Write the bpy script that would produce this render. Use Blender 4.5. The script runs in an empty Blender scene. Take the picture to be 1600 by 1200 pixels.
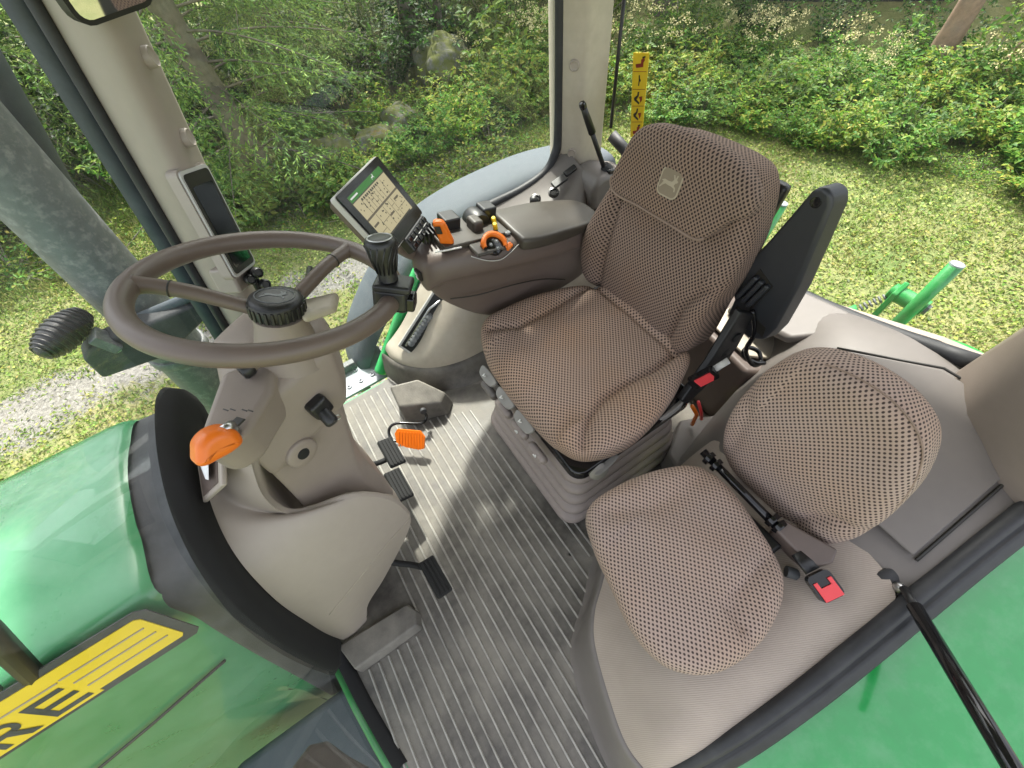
import bpy, bmesh, math, random
import numpy as np
from mathutils import Vector, Matrix
R = math.radians
random.seed(7); np.random.seed(7)
sc = bpy.context.scene
col = sc.collection

# ------------------------------------------------------------------ camera, light, exposure
# world axes: x towards the rear of the tractor, y towards its right side, z up; z = 0 is the cab floor
cd = bpy.data.cameras.new('camera'); cam = bpy.data.objects.new('camera', cd); col.objects.link(cam)
cd.sensor_fit = 'HORIZONTAL'; cd.sensor_width = 36; cd.lens = 36 * 640 / 1600; cd.clip_start = 0.02; cd.clip_end = 400
cam.matrix_world = Matrix(((0.83201448, 0.50196421, -0.236186, 0.0),
                           (-0.54715226, 0.6722858, -0.4986544, 0.0),
                           (-0.09152217, 0.54411739, 0.83400238, 1.4),
                           (0, 0, 0, 1)))
sc.camera = cam
SUN = Vector((0.30, 0.62, 1.0)).normalized()
w = bpy.data.worlds.new('World'); sc.world = w; w.use_nodes = True
wn = w.node_tree; bg = wn.nodes['Background']
sky = wn.nodes.new('ShaderNodeTexSky'); sky.sky_type = 'NISHITA'; sky.sun_disc = False
sky.sun_elevation = math.asin(SUN.z); sky.sun_rotation = math.atan2(SUN.x, SUN.y)
sky.air_density = 1.0; sky.dust_density = 3.0; sky.ozone_density = 1.0
hsv = wn.nodes.new('ShaderNodeHueSaturation'); hsv.inputs['Saturation'].default_value = 0.35; wn.links.new(sky.outputs[0], hsv.inputs['Color'])
wrm = wn.nodes.new('ShaderNodeVectorMath'); wrm.operation = 'MULTIPLY'; wrm.inputs[1].default_value = (1.03, 1.0, 0.96); wn.links.new(hsv.outputs[0], wrm.inputs[0])
wn.links.new(wrm.outputs[0], bg.inputs[0]); bg.inputs[1].default_value = 0.15
sd = bpy.data.lights.new('sun', 'SUN'); sd.energy = 2.2; sd.angle = R(3.0); sd.color = (1, 0.95, 0.87)
so = bpy.data.objects.new('sun', sd); col.objects.link(so); so.location = (0, 0, 12)
so.rotation_euler = SUN.to_track_quat('Z', 'Y').to_euler()
sc.view_settings.view_transform = 'Standard'; sc.view_settings.look = 'None'
sc.view_settings.exposure = 2.05; sc.view_settings.gamma = 1.0
sc.render.engine = 'CYCLES'
sc.cycles.max_bounces = 6; sc.cycles.transparent_max_bounces = 12; sc.cycles.diffuse_bounces = 3; sc.cycles.glossy_bounces = 3; sc.cycles.caustics_reflective = False; sc.cycles.caustics_refractive = False

# ------------------------------------------------------------------ materials
def new_mat(name):
    m = bpy.data.materials.new(name); m.use_nodes = True
    nt = m.node_tree; return m, nt, nt.nodes['Principled BSDF']
def nd(nt, t, **k):
    n = nt.nodes.new(t)
    for a, v in k.items(): setattr(n, a, v)
    return n
def mat(name, c, rough=0.5, metal=0.0, dirt_sheen=0.0, dirt_sheen_col=(0.42, 0.38, 0.32), dscale=6.0, var=0.06, vscale=40, bump=0.0, bscale=300, coat=0.0, spec=0.5, dthr=(0.45, 0.75)):
    m, nt, b = new_mat(name); L = nt.links.new
    tc = nd(nt, 'ShaderNodeTexCoord')
    n1 = nd(nt, 'ShaderNodeTexNoise'); n1.inputs['Scale'].default_value = vscale; n1.inputs['Detail'].default_value = 4
    L(tc.outputs['Object'], n1.inputs['Vector'])
    mp = nd(nt, 'ShaderNodeMapRange'); mp.inputs['To Min'].default_value = 1 - var * 2; mp.inputs['To Max'].default_value = 1 + var * 2
    L(n1.outputs['Fac'], mp.inputs['Value'])
    mx = nd(nt, 'ShaderNodeVectorMath', operation='SCALE'); mx.inputs[0].default_value = c[:3]
    L(mp.outputs[0], mx.inputs['Scale']); out = mx.outputs[0]
    if dirt_sheen > 0:
        n2 = nd(nt, 'ShaderNodeTexNoise'); n2.inputs['Scale'].default_value = dscale; n2.inputs['Detail'].default_value = 8; n2.inputs['Roughness'].default_value = 0.65
        L(tc.outputs['Object'], n2.inputs['Vector'])
        r = nd(nt, 'ShaderNodeMapRange'); r.inputs['From Min'].default_value = dthr[0]; r.inputs['From Max'].default_value = dthr[1]; r.inputs['To Max'].default_value = dirt_sheen
        L(n2.outputs['Fac'], r.inputs['Value'])
        mm = nd(nt, 'ShaderNodeMix', data_type='RGBA'); mm.inputs[7].default_value = (*dirt_sheen_col, 1)
        L(r.outputs[0], mm.inputs[0]); L(out, mm.inputs[6]); out = mm.outputs[2]
        rr = nd(nt, 'ShaderNodeMapRange'); rr.inputs['To Min'].default_value = rough; rr.inputs['To Max'].default_value = min(1, rough + 0.4)
        L(r.outputs[0], rr.inputs['Value']); L(rr.outputs[0], b.inputs['Roughness'])
    else: b.inputs['Roughness'].default_value = rough
    L(out, b.inputs['Base Color']); b.inputs['Metallic'].default_value = metal
    b.inputs['Specular IOR Level'].default_value = spec
    if coat: b.inputs['Coat Weight'].default_value = coat; b.inputs['Coat Roughness'].default_value = 0.08
    if bump:
        n3 = nd(nt, 'ShaderNodeTexNoise'); n3.inputs['Scale'].default_value = bscale; n3.inputs['Detail'].default_value = 3
        L(tc.outputs['Object'], n3.inputs['Vector'])
        bp = nd(nt, 'ShaderNodeBump'); bp.inputs['Strength'].default_value = bump; bp.inputs['Distance'].default_value = 0.001
        L(n3.outputs['Fac'], bp.inputs['Height']); L(bp.outputs[0], b.inputs['Normal'])
    return m
def glass_mat(name, dust=0.03, tint=(0.96, 0.985, 0.97)):
    m, nt, b = new_mat(name); L = nt.links.new; nt.nodes.remove(b)
    o = nt.nodes['Material Output']
    t = nd(nt, 'ShaderNodeBsdfTransparent'); t.inputs[0].default_value = (*tint, 1)
    g = nd(nt, 'ShaderNodeBsdfGlossy'); g.inputs['Roughness'].default_value = 0.01
    lw = nd(nt, 'ShaderNodeLayerWeight'); lw.inputs[0].default_value = 0.5
    pw = nd(nt, 'ShaderNodeMath', operation='POWER'); pw.inputs[1].default_value = 4.0; L(lw.outputs['Facing'], pw.inputs[0])
    fr = nd(nt, 'ShaderNodeMath', operation='MULTIPLY_ADD'); fr.inputs[1].default_value = 0.45; fr.inputs[2].default_value = 0.02; L(pw.outputs[0], fr.inputs[0])
    m1 = nd(nt, 'ShaderNodeMixShader'); L(fr.outputs[0], m1.inputs[0]); L(t.outputs[0], m1.inputs[1]); L(g.outputs[0], m1.inputs[2])
    d = nd(nt, 'ShaderNodeBsdfDiffuse'); d.inputs[0].default_value = (0.55, 0.58, 0.58, 1)
    tc = nd(nt, 'ShaderNodeTexCoord'); n = nd(nt, 'ShaderNodeTexNoise'); n.inputs['Scale'].default_value = 5; n.inputs['Detail'].default_value = 9; n.inputs['Roughness'].default_value = 0.7
    L(tc.outputs['Object'], n.inputs['Vector'])
    r = nd(nt, 'ShaderNodeMapRange'); r.inputs['From Min'].default_value = 0.35; r.inputs['From Max'].default_value = 0.8; r.inputs['To Min'].default_value = dust * 0.3; r.inputs['To Max'].default_value = dust * 1.8
    L(n.outputs['Fac'], r.inputs['Value'])
    m2 = nd(nt, 'ShaderNodeMixShader'); L(r.outputs[0], m2.inputs[0]); L(m1.outputs[0], m2.inputs[1]); L(d.outputs[0], m2.inputs[2])
    L(m2.outputs[0], o.inputs['Surface']); return m
def emit_mat(name, c, s=1.0):
    m, nt, b = new_mat(name); b.inputs['Base Color'].default_value = (0.01, 0.01, 0.01, 1); b.inputs['Roughness'].default_value = 0.25
    b.inputs['Emission Color'].default_value = (*c, 1); b.inputs['Emission Strength'].default_value = s; return m
def fabric_mat(name, base, dot, sp=0.0085, rad=0.27, stain=0.5):
    m, nt, b = new_mat(name); L = nt.links.new
    uv = nd(nt, 'ShaderNodeUVMap')
    def dots(off):
        mp = nd(nt, 'ShaderNodeMapping'); mp.inputs['Scale'].default_value = (1 / sp, 1 / (sp * 1.25), 1); mp.inputs['Location'].default_value = (off, off, 0)
        L(uv.outputs[0], mp.inputs[0])
        f = nd(nt, 'ShaderNodeVectorMath', operation='FRACTION'); L(mp.outputs[0], f.inputs[0])
        s = nd(nt, 'ShaderNodeVectorMath', operation='SUBTRACT'); s.inputs[1].default_value = (0.5, 0.5, 0); L(f.outputs[0], s.inputs[0])
        l = nd(nt, 'ShaderNodeVectorMath', operation='LENGTH'); L(s.outputs[0], l.inputs[0])
        r = nd(nt, 'ShaderNodeMapRange', interpolation_type='SMOOTHSTEP'); r.inputs['From Min'].default_value = rad + 0.07; r.inputs['From Max'].default_value = rad - 0.09
        L(l.outputs['Value'], r.inputs['Value']); return r.outputs[0]
    mx = nd(nt, 'ShaderNodeMath', operation='MAXIMUM'); L(dots(0.0), mx.inputs[0]); L(dots(0.5), mx.inputs[1])
    tc = nd(nt, 'ShaderNodeTexCoord')
    n = nd(nt, 'ShaderNodeTexNoise'); n.inputs['Scale'].default_value = 7; n.inputs['Detail'].default_value = 5; L(tc.outputs['Object'], n.inputs['Vector'])
    rs = nd(nt, 'ShaderNodeMapRange'); rs.inputs['From Min'].default_value = 0.42; rs.inputs['From Max'].default_value = 0.72; rs.inputs['To Max'].default_value = stain; L(n.outputs['Fac'], rs.inputs['Value'])
    c0 = nd(nt, 'ShaderNodeMix', data_type='RGBA'); c0.inputs[6].default_value = (*base, 1); c0.inputs[7].default_value = (base[0] * 1.1, base[1] * 0.93, base[2] * 0.72, 1); L(rs.outputs[0], c0.inputs[0])
    n2 = nd(nt, 'ShaderNodeTexNoise'); n2.inputs['Scale'].default_value = 900; n2.inputs['Detail'].default_value = 2; L(uv.outputs[0], n2.inputs['Vector'])
    v = nd(nt, 'ShaderNodeMapRange'); v.inputs['To Min'].default_value = 0.72; v.inputs['To Max'].default_value = 1.28; L(n2.outputs['Fac'], v.inputs['Value'])
    sc_ = nd(nt, 'ShaderNodeVectorMath', operation='SCALE'); L(c0.outputs[2], sc_.inputs[0]); L(v.outputs[0], sc_.inputs['Scale'])
    c1 = nd(nt, 'ShaderNodeMix', data_type='RGBA'); L(mx.outputs[0], c1.inputs[0]); L(sc_.outputs[0], c1.inputs[6]); c1.inputs[7].default_value = (*dot, 1)
    L(c1.outputs[2], b.inputs['Base Color']); b.inputs['Roughness'].default_value = 0.92; b.inputs['Specular IOR Level'].default_value = 0.2
    b.inputs['Sheen Weight'].default_value = 0.05; b.inputs['Sheen Roughness'].default_value = 0.5
    h = nd(nt, 'ShaderNodeMath', operation='MULTIPLY_ADD'); L(mx.outputs[0], h.inputs[0]); h.inputs[1].default_value = -0.7; L(n2.outputs['Fac'], h.inputs[2])
    bp = nd(nt, 'ShaderNodeBump'); bp.inputs['Strength'].default_value = 0.5; bp.inputs['Distance'].default_value = 0.0012; L(h.outputs[0], bp.inputs['Height']); L(bp.outputs[0], b.inputs['Normal'])
    return m
def leaf_mat(name, trans=0.35, rough=0.5):
    m, nt, b = new_mat(name); L = nt.links.new; o = nt.nodes['Material Output']
    a = nd(nt, 'ShaderNodeAttribute', attribute_name='Col'); oi = nd(nt, 'ShaderNodeObjectInfo')
    hs = nd(nt, 'ShaderNodeHueSaturation')
    mr = nd(nt, 'ShaderNodeMapRange'); mr.inputs['To Min'].default_value = 0.485; mr.inputs['To Max'].default_value = 0.515; L(oi.outputs['Random'], mr.inputs['Value'])
    mv = nd(nt, 'ShaderNodeMapRange'); mv.inputs['To Min'].default_value = 0.8; mv.inputs['To Max'].default_value = 1.2; L(oi.outputs['Random'], mv.inputs['Value'])
    L(mr.outputs[0], hs.inputs['Hue']); L(mv.outputs[0], hs.inputs['Value']); L(a.outputs['Color'], hs.inputs['Color'])
    L(hs.outputs[0], b.inputs['Base Color']); b.inputs['Roughness'].default_value = rough; b.inputs['Specular IOR Level'].default_value = 0.35
    t = nd(nt, 'ShaderNodeBsdfTranslucent'); L(hs.outputs[0], t.inputs[0])
    mx = nd(nt, 'ShaderNodeMixShader'); mx.inputs[0].default_value = trans; L(b.outputs[0], mx.inputs[1]); L(t.outputs[0], mx.inputs[2]); L(mx.outputs[0], o.inputs[0]); return m

M = {}
M['beige'] = mat('beige plastic', (0.345, 0.30, 0.26), 0.48, bump=0.25, bscale=900, var=0.03, dirt_sheen=0.10, dirt_sheen_col=(0.30, 0.26, 0.21), dscale=5)
M['beige2'] = mat('taupe plastic', (0.255, 0.212, 0.18), 0.5, bump=0.25, bscale=900, var=0.03)
M['pillar'] = mat('pillar trim', (0.33, 0.285, 0.245), 0.5, bump=0.25, bscale=900, var=0.03, dirt_sheen=0.10, dirt_sheen_col=(0.26, 0.22, 0.18), dscale=5)
M['dome'] = mat('scuffed cream plastic', (0.43, 0.385, 0.315), 0.5, dirt_sheen=0.35, dirt_sheen_col=(0.33, 0.27, 0.20), dscale=9, bump=0.2, bscale=700)
M['brown'] = mat('brown plastic', (0.115, 0.087, 0.075), 0.45, bump=0.2, bscale=900, var=0.04)
M['olive'] = mat('dark olive plastic', (0.048, 0.041, 0.033), 0.45, bump=0.15, bscale=800, var=0.05)
M['bellows'] = mat('brown rubber bellows', (0.27, 0.228, 0.21), 0.55, var=0.05, dirt_sheen=0.2, dirt_sheen_col=(0.3, 0.26, 0.22))
M['wheel'] = mat('brown wheel grip', (0.125, 0.094, 0.078), 0.42, bump=0.2, bscale=1200, var=0.04)
M['black'] = mat('black plastic', (0.012, 0.012, 0.013), 0.4, var=0.1, bump=0.2, bscale=700)
M['gloss'] = mat('gloss black', (0.008, 0.008, 0.009), 0.12)
M['rubber'] = mat('black rubber seal', (0.018, 0.019, 0.022), 0.55, var=0.1, dirt_sheen=0.3, dirt_sheen_col=(0.10, 0.10, 0.105), dscale=14)
M['foam'] = mat('black foam', (0.008, 0.008, 0.009), 0.8, var=0.1)
M['cowl'] = mat('dusty black cowl', (0.03, 0.033, 0.037), 0.6, dirt_sheen=0.5, dirt_sheen_col=(0.12, 0.125, 0.13), dscale=22, bump=0.3, bscale=250)
M['grey'] = mat('grey trim', (0.145, 0.13, 0.12), 0.5, var=0.03, bump=0.25, bscale=900, dirt_sheen=0.12, dirt_sheen_col=(0.25, 0.22, 0.19))
M['mat'] = mat('rubber mat', (0.075, 0.068, 0.060), 0.45, dirt_sheen=0.85, dirt_sheen_col=(0.26, 0.24, 0.205), dscale=5, var=0.30, vscale=45, bump=0.6, bscale=200, dthr=(0.38, 0.70))
M['rib'] = mat('worn mat rib with edge light', (0.33, 0.315, 0.285), 0.55, dirt_sheen=0.6, dirt_sheen_col=(0.11, 0.10, 0.09), dscale=9, var=0.15)  # lightened for wear and for the light raised edges catch, put into the colour
M['steel'] = mat('steel', (0.5, 0.5, 0.5), 0.3, metal=1)
M['galv'] = mat('galvanised steel', (0.25, 0.275, 0.30), 0.6, metal=0.3, dirt_sheen=0.5, dirt_sheen_col=(0.3, 0.3, 0.3), dscale=20)
M['silver'] = mat('silver trim', (0.52, 0.51, 0.49), 0.35, var=0.02)
M['green'] = mat('green paint', (0.012, 0.23, 0.06), 0.22, coat=0.6, dirt_sheen=0.42, dirt_sheen_col=(0.23, 0.46, 0.32), dscale=5, var=0.03, dthr=(0.25, 0.7))  # pale mint layer paints the sky's reflection into the hood green
M['fendergreen'] = mat('glossy fender green', (0.012, 0.255, 0.055), 0.10, coat=1.0, dirt_sheen=0.28, dirt_sheen_col=(0.22, 0.43, 0.26), dscale=16, var=0.05, dthr=(0.45, 0.8))
M['armblack'] = mat('blue black armrest plastic', (0.026, 0.028, 0.033), 0.42, var=0.05, bump=0.25, bscale=700)
M['frame'] = mat('blue black frame', (0.03, 0.04, 0.05), 0.45, dirt_sheen=0.3, dirt_sheen_col=(0.10, 0.115, 0.125), dscale=20, var=0.05)
M['greylever'] = mat('grey lever plastic', (0.25, 0.24, 0.225), 0.4, var=0.03)
M['greendust'] = mat('dusty green paint', (0.02, 0.26, 0.055), 0.35, coat=0.3, dirt_sheen=0.35, dirt_sheen_col=(0.26, 0.33, 0.24), dscale=10, var=0.04)
M['greenedge_sunlit'] = mat('sunlit green cab frame', (0.04, 0.45, 0.13), 0.3, coat=0.4, dirt_sheen=0.25, dirt_sheen_col=(0.3, 0.4, 0.28), dscale=12, var=0.04)  # cab frame green brightened so the colour itself carries the sunlight
M['fender'] = mat('dusty grey fender', (0.07, 0.085, 0.10), 0.75, dirt_sheen=0.5, dirt_sheen_col=(0.12, 0.14, 0.15), dscale=14, var=0.05)
M['exhaust'] = mat('dusty exhaust', (0.12, 0.13, 0.135), 0.5, dirt_sheen=0.8, dirt_sheen_col=(0.30, 0.30, 0.29), dscale=45, var=0.15, bump=0.3, bscale=150, dthr=(0.5, 0.7))
M['orange'] = mat('orange plastic', (0.74, 0.16, 0.010), 0.35, var=0.03)
M['red'] = mat('red button', (0.75, 0.06, 0.07), 0.4, var=0.02)
M['yellow'] = mat('yellow decal', (0.78, 0.56, 0.02), 0.4, var=0.03, dirt_sheen=0.1, dirt_sheen_col=(0.45, 0.35, 0.1), dscale=25)
M['ink'] = mat('black ink', (0.018, 0.016, 0.013), 0.45)
M['inkred'] = mat('dark red ink', (0.22, 0.02, 0.01), 0.45)
M['white'] = mat('white print', (0.72, 0.72, 0.70), 0.5, var=0.01)
M['paper'] = mat('white paper', (0.75, 0.76, 0.78), 0.7, var=0.02)
M['glass'] = glass_mat('dusty window glass', 0.03)
M['glassw'] = glass_mat('dusty hazed windscreen glass', 0.05)  # real dust, raised to paint in the screen's hazy reflection too
M['glass2'] = glass_mat('clear window glass', 0.018)
M['mirror'] = mat('mirror glass', (0.9, 0.9, 0.9), 0.03, metal=1, var=0)
M['screen_off'] = mat('dark screen', (0.006, 0.007, 0.008), 0.08)
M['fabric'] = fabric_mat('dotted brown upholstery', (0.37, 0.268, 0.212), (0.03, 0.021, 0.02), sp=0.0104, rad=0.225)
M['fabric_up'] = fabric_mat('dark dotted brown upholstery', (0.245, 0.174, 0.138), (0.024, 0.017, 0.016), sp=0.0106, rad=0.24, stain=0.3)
M['fabric_pale'] = fabric_mat('pale dotted upholstery', (0.37, 0.282, 0.238), (0.05, 0.035, 0.032), sp=0.0100, rad=0.215, stain=0.35)
M['piping'] = mat('seat piping', (0.25, 0.18, 0.14), 0.85, var=0.1, bump=0.4, bscale=900)
M['badge'] = mat('woven badge', (0.36, 0.31, 0.23), 0.9, var=0.06, bump=0.4, bscale=900)
M['badge2'] = mat('woven badge ground', (0.22, 0.18, 0.13), 0.9, var=0.06, bump=0.4, bscale=900)
M['leaf'] = leaf_mat('leaves', 0.5); M['needle'] = leaf_mat('needles', 0.2, 0.6); M['blade'] = leaf_mat('grass blades', 0.35)
M['bark'] = mat('spruce bark', (0.16, 0.13, 0.105), 0.9, var=0.25, vscale=18, bump=1.0, bscale=40, dirt_sheen=0.4, dirt_sheen_col=(0.27, 0.26, 0.23), dscale=8)
M['pine'] = mat('pine bark', (0.30, 0.20, 0.14), 0.9, var=0.25, vscale=18, bump=1.0, bscale=40, dirt_sheen=0.5, dirt_sheen_col=(0.24, 0.21, 0.18), dscale=6)
M['birch'] = mat('birch bark', (0.45, 0.43, 0.38), 0.8, var=0.2, vscale=9, dirt_sheen=0.7, dirt_sheen_col=(0.08, 0.07, 0.06), dscale=14, bump=0.5, bscale=60)
M['rock'] = mat('granite boulder', (0.13, 0.125, 0.118), 0.9, var=0.3, vscale=14, bump=1.0, bscale=30, dirt_sheen=0.9, dirt_sheen_col=(0.11, 0.12, 0.025), dscale=3.0, dthr=(0.36, 0.54))
M['wood'] = mat('old grey wood', (0.22, 0.19, 0.16), 0.85, var=0.25, vscale=20, bump=0.6, bscale=60)
M['shed'] = mat('dark shed boards', (0.05, 0.048, 0.045), 0.85, var=0.25, vscale=10)
M['blossom'] = mat('cream blossom', (0.58, 0.52, 0.27), 0.9, var=0.15)

def carpet_mat():
    m, nt, b = new_mat('ribbed beige carpet'); L = nt.links.new
    tc = nd(nt, 'ShaderNodeTexCoord'); mp = nd(nt, 'ShaderNodeMapping'); mp.inputs['Rotation'].default_value = (0, 0, R(-63)); L(tc.outputs['Object'], mp.inputs[0])
    wv = nd(nt, 'ShaderNodeTexWave'); wv.inputs['Scale'].default_value = 85; wv.inputs['Distortion'].default_value = 0.6; L(mp.outputs[0], wv.inputs['Vector'])
    n = nd(nt, 'ShaderNodeTexNoise'); n.inputs['Scale'].default_value = 8; n.inputs['Detail'].default_value = 5; L(tc.outputs['Object'], n.inputs['Vector'])
    a = nd(nt, 'ShaderNodeMix', data_type='RGBA'); a.inputs[6].default_value = (0.325, 0.275, 0.235, 1); a.inputs[7].default_value = (0.40, 0.342, 0.295, 1); L(wv.outputs['Fac'], a.inputs[0])
    r = nd(nt, 'ShaderNodeMapRange'); r.inputs['To Min'].default_value = 0.82; r.inputs['To Max'].default_value = 1.15; L(n.outputs['Fac'], r.inputs['Value'])
    s = nd(nt, 'ShaderNodeVectorMath', operation='SCALE'); L(a.outputs[2], s.inputs[0]); L(r.outputs[0], s.inputs['Scale']); L(s.outputs[0], b.inputs['Base Color'])
    b.inputs['Roughness'].default_value = 0.95; b.inputs['Specular IOR Level'].default_value = 0.15
    bp = nd(nt, 'ShaderNodeBump'); bp.inputs['Strength'].default_value = 0.3; bp.inputs['Distance'].default_value = 0.0015; L(wv.outputs['Fac'], bp.inputs['Height']); L(bp.outputs[0], b.inputs['Normal'])
    return m
M['carpet'] = carpet_mat()
def ground_mat():
    m, nt, b = new_mat('lawn soil'); L = nt.links.new; tc = nd(nt, 'ShaderNodeTexCoord')
    def noise(s, d=6, rg=0.6):
        n = nd(nt, 'ShaderNodeTexNoise'); n.inputs['Scale'].default_value = s; n.inputs['Detail'].default_value = d; n.inputs['Roughness'].default_value = rg; L(tc.outputs['Object'], n.inputs['Vector']); return n.outputs['Fac']
    r = nd(nt, 'ShaderNodeValToRGB'); e = r.color_ramp.elements; e[0].position = 0.35; e[0].color = (0.12, 0.17, 0.045, 1); e[1].position = 0.68; e[1].color = (0.30, 0.27, 0.12, 1)
    L(noise(1.1, 8, 0.7), r.inputs[0])
    g = nd(nt, 'ShaderNodeTexVoronoi'); g.inputs['Scale'].default_value = 45; L(tc.outputs['Object'], g.inputs['Vector'])
    gr = nd(nt, 'ShaderNodeMix', data_type='RGBA'); gr.inputs[6].default_value = (0.15, 0.14, 0.125, 1); gr.inputs[7].default_value = (0.29, 0.275, 0.25, 1); L(g.outputs['Color'], gr.inputs[0])
    sep = nd(nt, 'ShaderNodeSeparateXYZ'); L(tc.outputs['Object'], sep.inputs[0])
    def mth(op, a, b, c=None):
        n = nd(nt, 'ShaderNodeMath', operation=op)
        for i_, q in enumerate((a, b, c)):
            if q is None: continue
            if isinstance(q, (int, float)): n.inputs[i_].default_value = q
            else: L(q, n.inputs[i_])
        return n.outputs[0]
    wob = mth('MULTIPLY_ADD', noise(1.6, 6, 0.65), 1.3, -0.65)
    yy = mth('ADD', sep.outputs['Y'], wob)
    t1 = mth('SUBTRACT', 1.0, mth('MULTIPLY', mth('ABSOLUTE', mth('SUBTRACT', yy, 3.85), None), 2.4))
    t2 = mth('SUBTRACT', 1.0, mth('MULTIPLY', mth('ABSOLUTE', mth('SUBTRACT', yy, 2.45), None), 2.6))
    tt = mth('MULTIPLY', mth('MAXIMUM', t1, t2), mth('LESS_THAN', sep.outputs['X'], 1.2))
    k = nd(nt, 'ShaderNodeMapRange'); k.inputs['From Min'].default_value = 0.15; k.inputs['From Max'].default_value = 0.5; L(tt, k.inputs['Value'])
    mx = nd(nt, 'ShaderNodeMix', data_type='RGBA'); L(k.outputs[0], mx.inputs[0]); L(r.outputs[0], mx.inputs[6]); L(gr.outputs[2], mx.inputs[7])
    f = nd(nt, 'ShaderNodeMapRange'); f.inputs['To Min'].default_value = 0.6; f.inputs['To Max'].default_value = 1.4; L(noise(30, 4), f.inputs['Value'])
    s = nd(nt, 'ShaderNodeVectorMath', operation='SCALE'); L(mx.outputs[2], s.inputs[0]); L(f.outputs[0], s.inputs['Scale']); L(s.outputs[0], b.inputs['Base Color'])
    b.inputs['Roughness'].default_value = 0.95
    bp = nd(nt, 'ShaderNodeBump'); bp.inputs['Strength'].default_value = 0.8; bp.inputs['Distance'].default_value = 0.03; L(noise(40, 5), bp.inputs['Height']); L(bp.outputs[0], b.inputs['Normal'])
    return m
M['ground'] = ground_mat()

# ------------------------------------------------------------------ mesh helpers
def link(o, parent=None):
    col.objects.link(o)
    if parent is not None:
        o.parent = parent
        if parent.type == 'EMPTY' and not parent.get('_local'): o.matrix_parent_inverse = Matrix.Translation(-Vector(parent.location))
    return o
def mesh(name, v, f, m, parent=None, smooth=True, uv=None, bevel=0, seg=2, sub=0, solid=0, autosmooth=None):
    me = bpy.data.meshes.new(name); me.from_pydata([tuple(map(float, p)) for p in v], [], [tuple(map(int, q)) for q in f]); me.update()
    if smooth: me.polygons.foreach_set('use_smooth', [True] * len(me.polygons))
    if uv is not None:
        ul = me.uv_layers.new(name='UVMap'); li = np.empty(len(me.loops), dtype=np.int32); me.loops.foreach_get('vertex_index', li)
        ul.data.foreach_set('uv', np.asarray(uv, dtype=np.float32)[li].ravel())
    if m is not None: me.materials.append(M[m] if isinstance(m, str) else m)
    o = bpy.data.objects.new(name, me); link(o, parent)
    if solid: s = o.modifiers.new('solid', 'SOLIDIFY'); s.thickness = solid; s.offset = 0
    if bevel: b = o.modifiers.new('bevel', 'BEVEL'); b.width = bevel; b.segments = seg; b.limit_method = 'ANGLE'; b.angle_limit = R(35); b.harden_normals = True
    if sub: s = o.modifiers.new('sub', 'SUBSURF'); s.levels = sub; s.render_levels = sub
    return o
def thing(name, label, cat, loc=(0, 0, 0), group=None):
    o = bpy.data.objects.new(name, None); col.objects.link(o); o.location = loc; o.empty_display_size = 0.05
    o['label'] = label; o['category'] = cat
    if group: o['group'] = group
    return o
def tag(o, label, cat, group=None):
    o['label'] = label; o['category'] = cat
    if group: o['group'] = group
    return o
def fr(ax, up=(0, 0, 1)):
    """orthonormal frame whose z axis is ax"""
    z = Vector(ax).normalized(); u = Vector(up)
    if abs(z.dot(u.normalized())) > 0.98: u = Vector((1, 0, 0))
    x = u.cross(z).normalized(); return x, z.cross(x), z
def box(name, c, s, m, parent=None, ax=None, bevel=0.004, seg=2, taper=1.0):
    X, Y, Z = ax if ax else (Vector((1, 0, 0)), Vector((0, 1, 0)), Vector((0, 0, 1)))
    c = Vector(c); v = []
    for k in (-1, 1):
        t = 1 if k < 0 else taper
        for i, j in ((-1, -1), (1, -1), (1, 1), (-1, 1)): v.append(c + X * i * s[0] / 2 * t + Y * j * s[1] / 2 * t + Z * k * s[2] / 2)
    f = [(3, 2, 1, 0), (4, 5, 6, 7), (0, 1, 5, 4), (1, 2, 6, 5), (2, 3, 7, 6), (3, 0, 4, 7)]
    return mesh(name, v, f, m, parent, smooth=bevel > 0, bevel=bevel, seg=seg)
def prism(name, pts, ext, m, parent=None, bevel=0.004, seg=3):
    """pts: planar 3D outline, ext: extrusion vector"""
    n = len(pts); e = Vector(ext); a = [Vector(p) for p in pts]; v = a + [p + e for p in a]
    nrm = Vector((0, 0, 0))
    for i in range(n): nrm += a[i].cross(a[(i + 1) % n])
    flip = nrm.dot(e) > 0
    f = [tuple(range(n)), tuple(range(2 * n - 1, n - 1, -1))] + [(i, i + n, (i + 1) % n + n, (i + 1) % n) for i in range(n)]
    if flip: f = [q[::-1] for q in f]
    return mesh(name, v, f, m, parent, smooth=bevel > 0, bevel=bevel, seg=seg)
def spline(pts, n, closed=False):
    P = [Vector(p) for p in pts]; N = len(P); out = []
    segs = N if closed else N - 1
    for i in range(segs):
        if closed: a, b, c, d = P[i - 1], P[i], P[(i + 1) % N], P[(i + 2) % N]
        else: a, b, c, d = P[max(i - 1, 0)], P[i], P[i + 1], P[min(i + 2, N - 1)]
        for k in range(n):
            t = k / n; out.append(0.5 * ((2 * b) + (c - a) * t + (2 * a - 5 * b + 4 * c - d) * t * t + (3 * b - a - 3 * c + d) * t ** 3))
    if not closed: out.append(P[-1])
    return out
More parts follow.
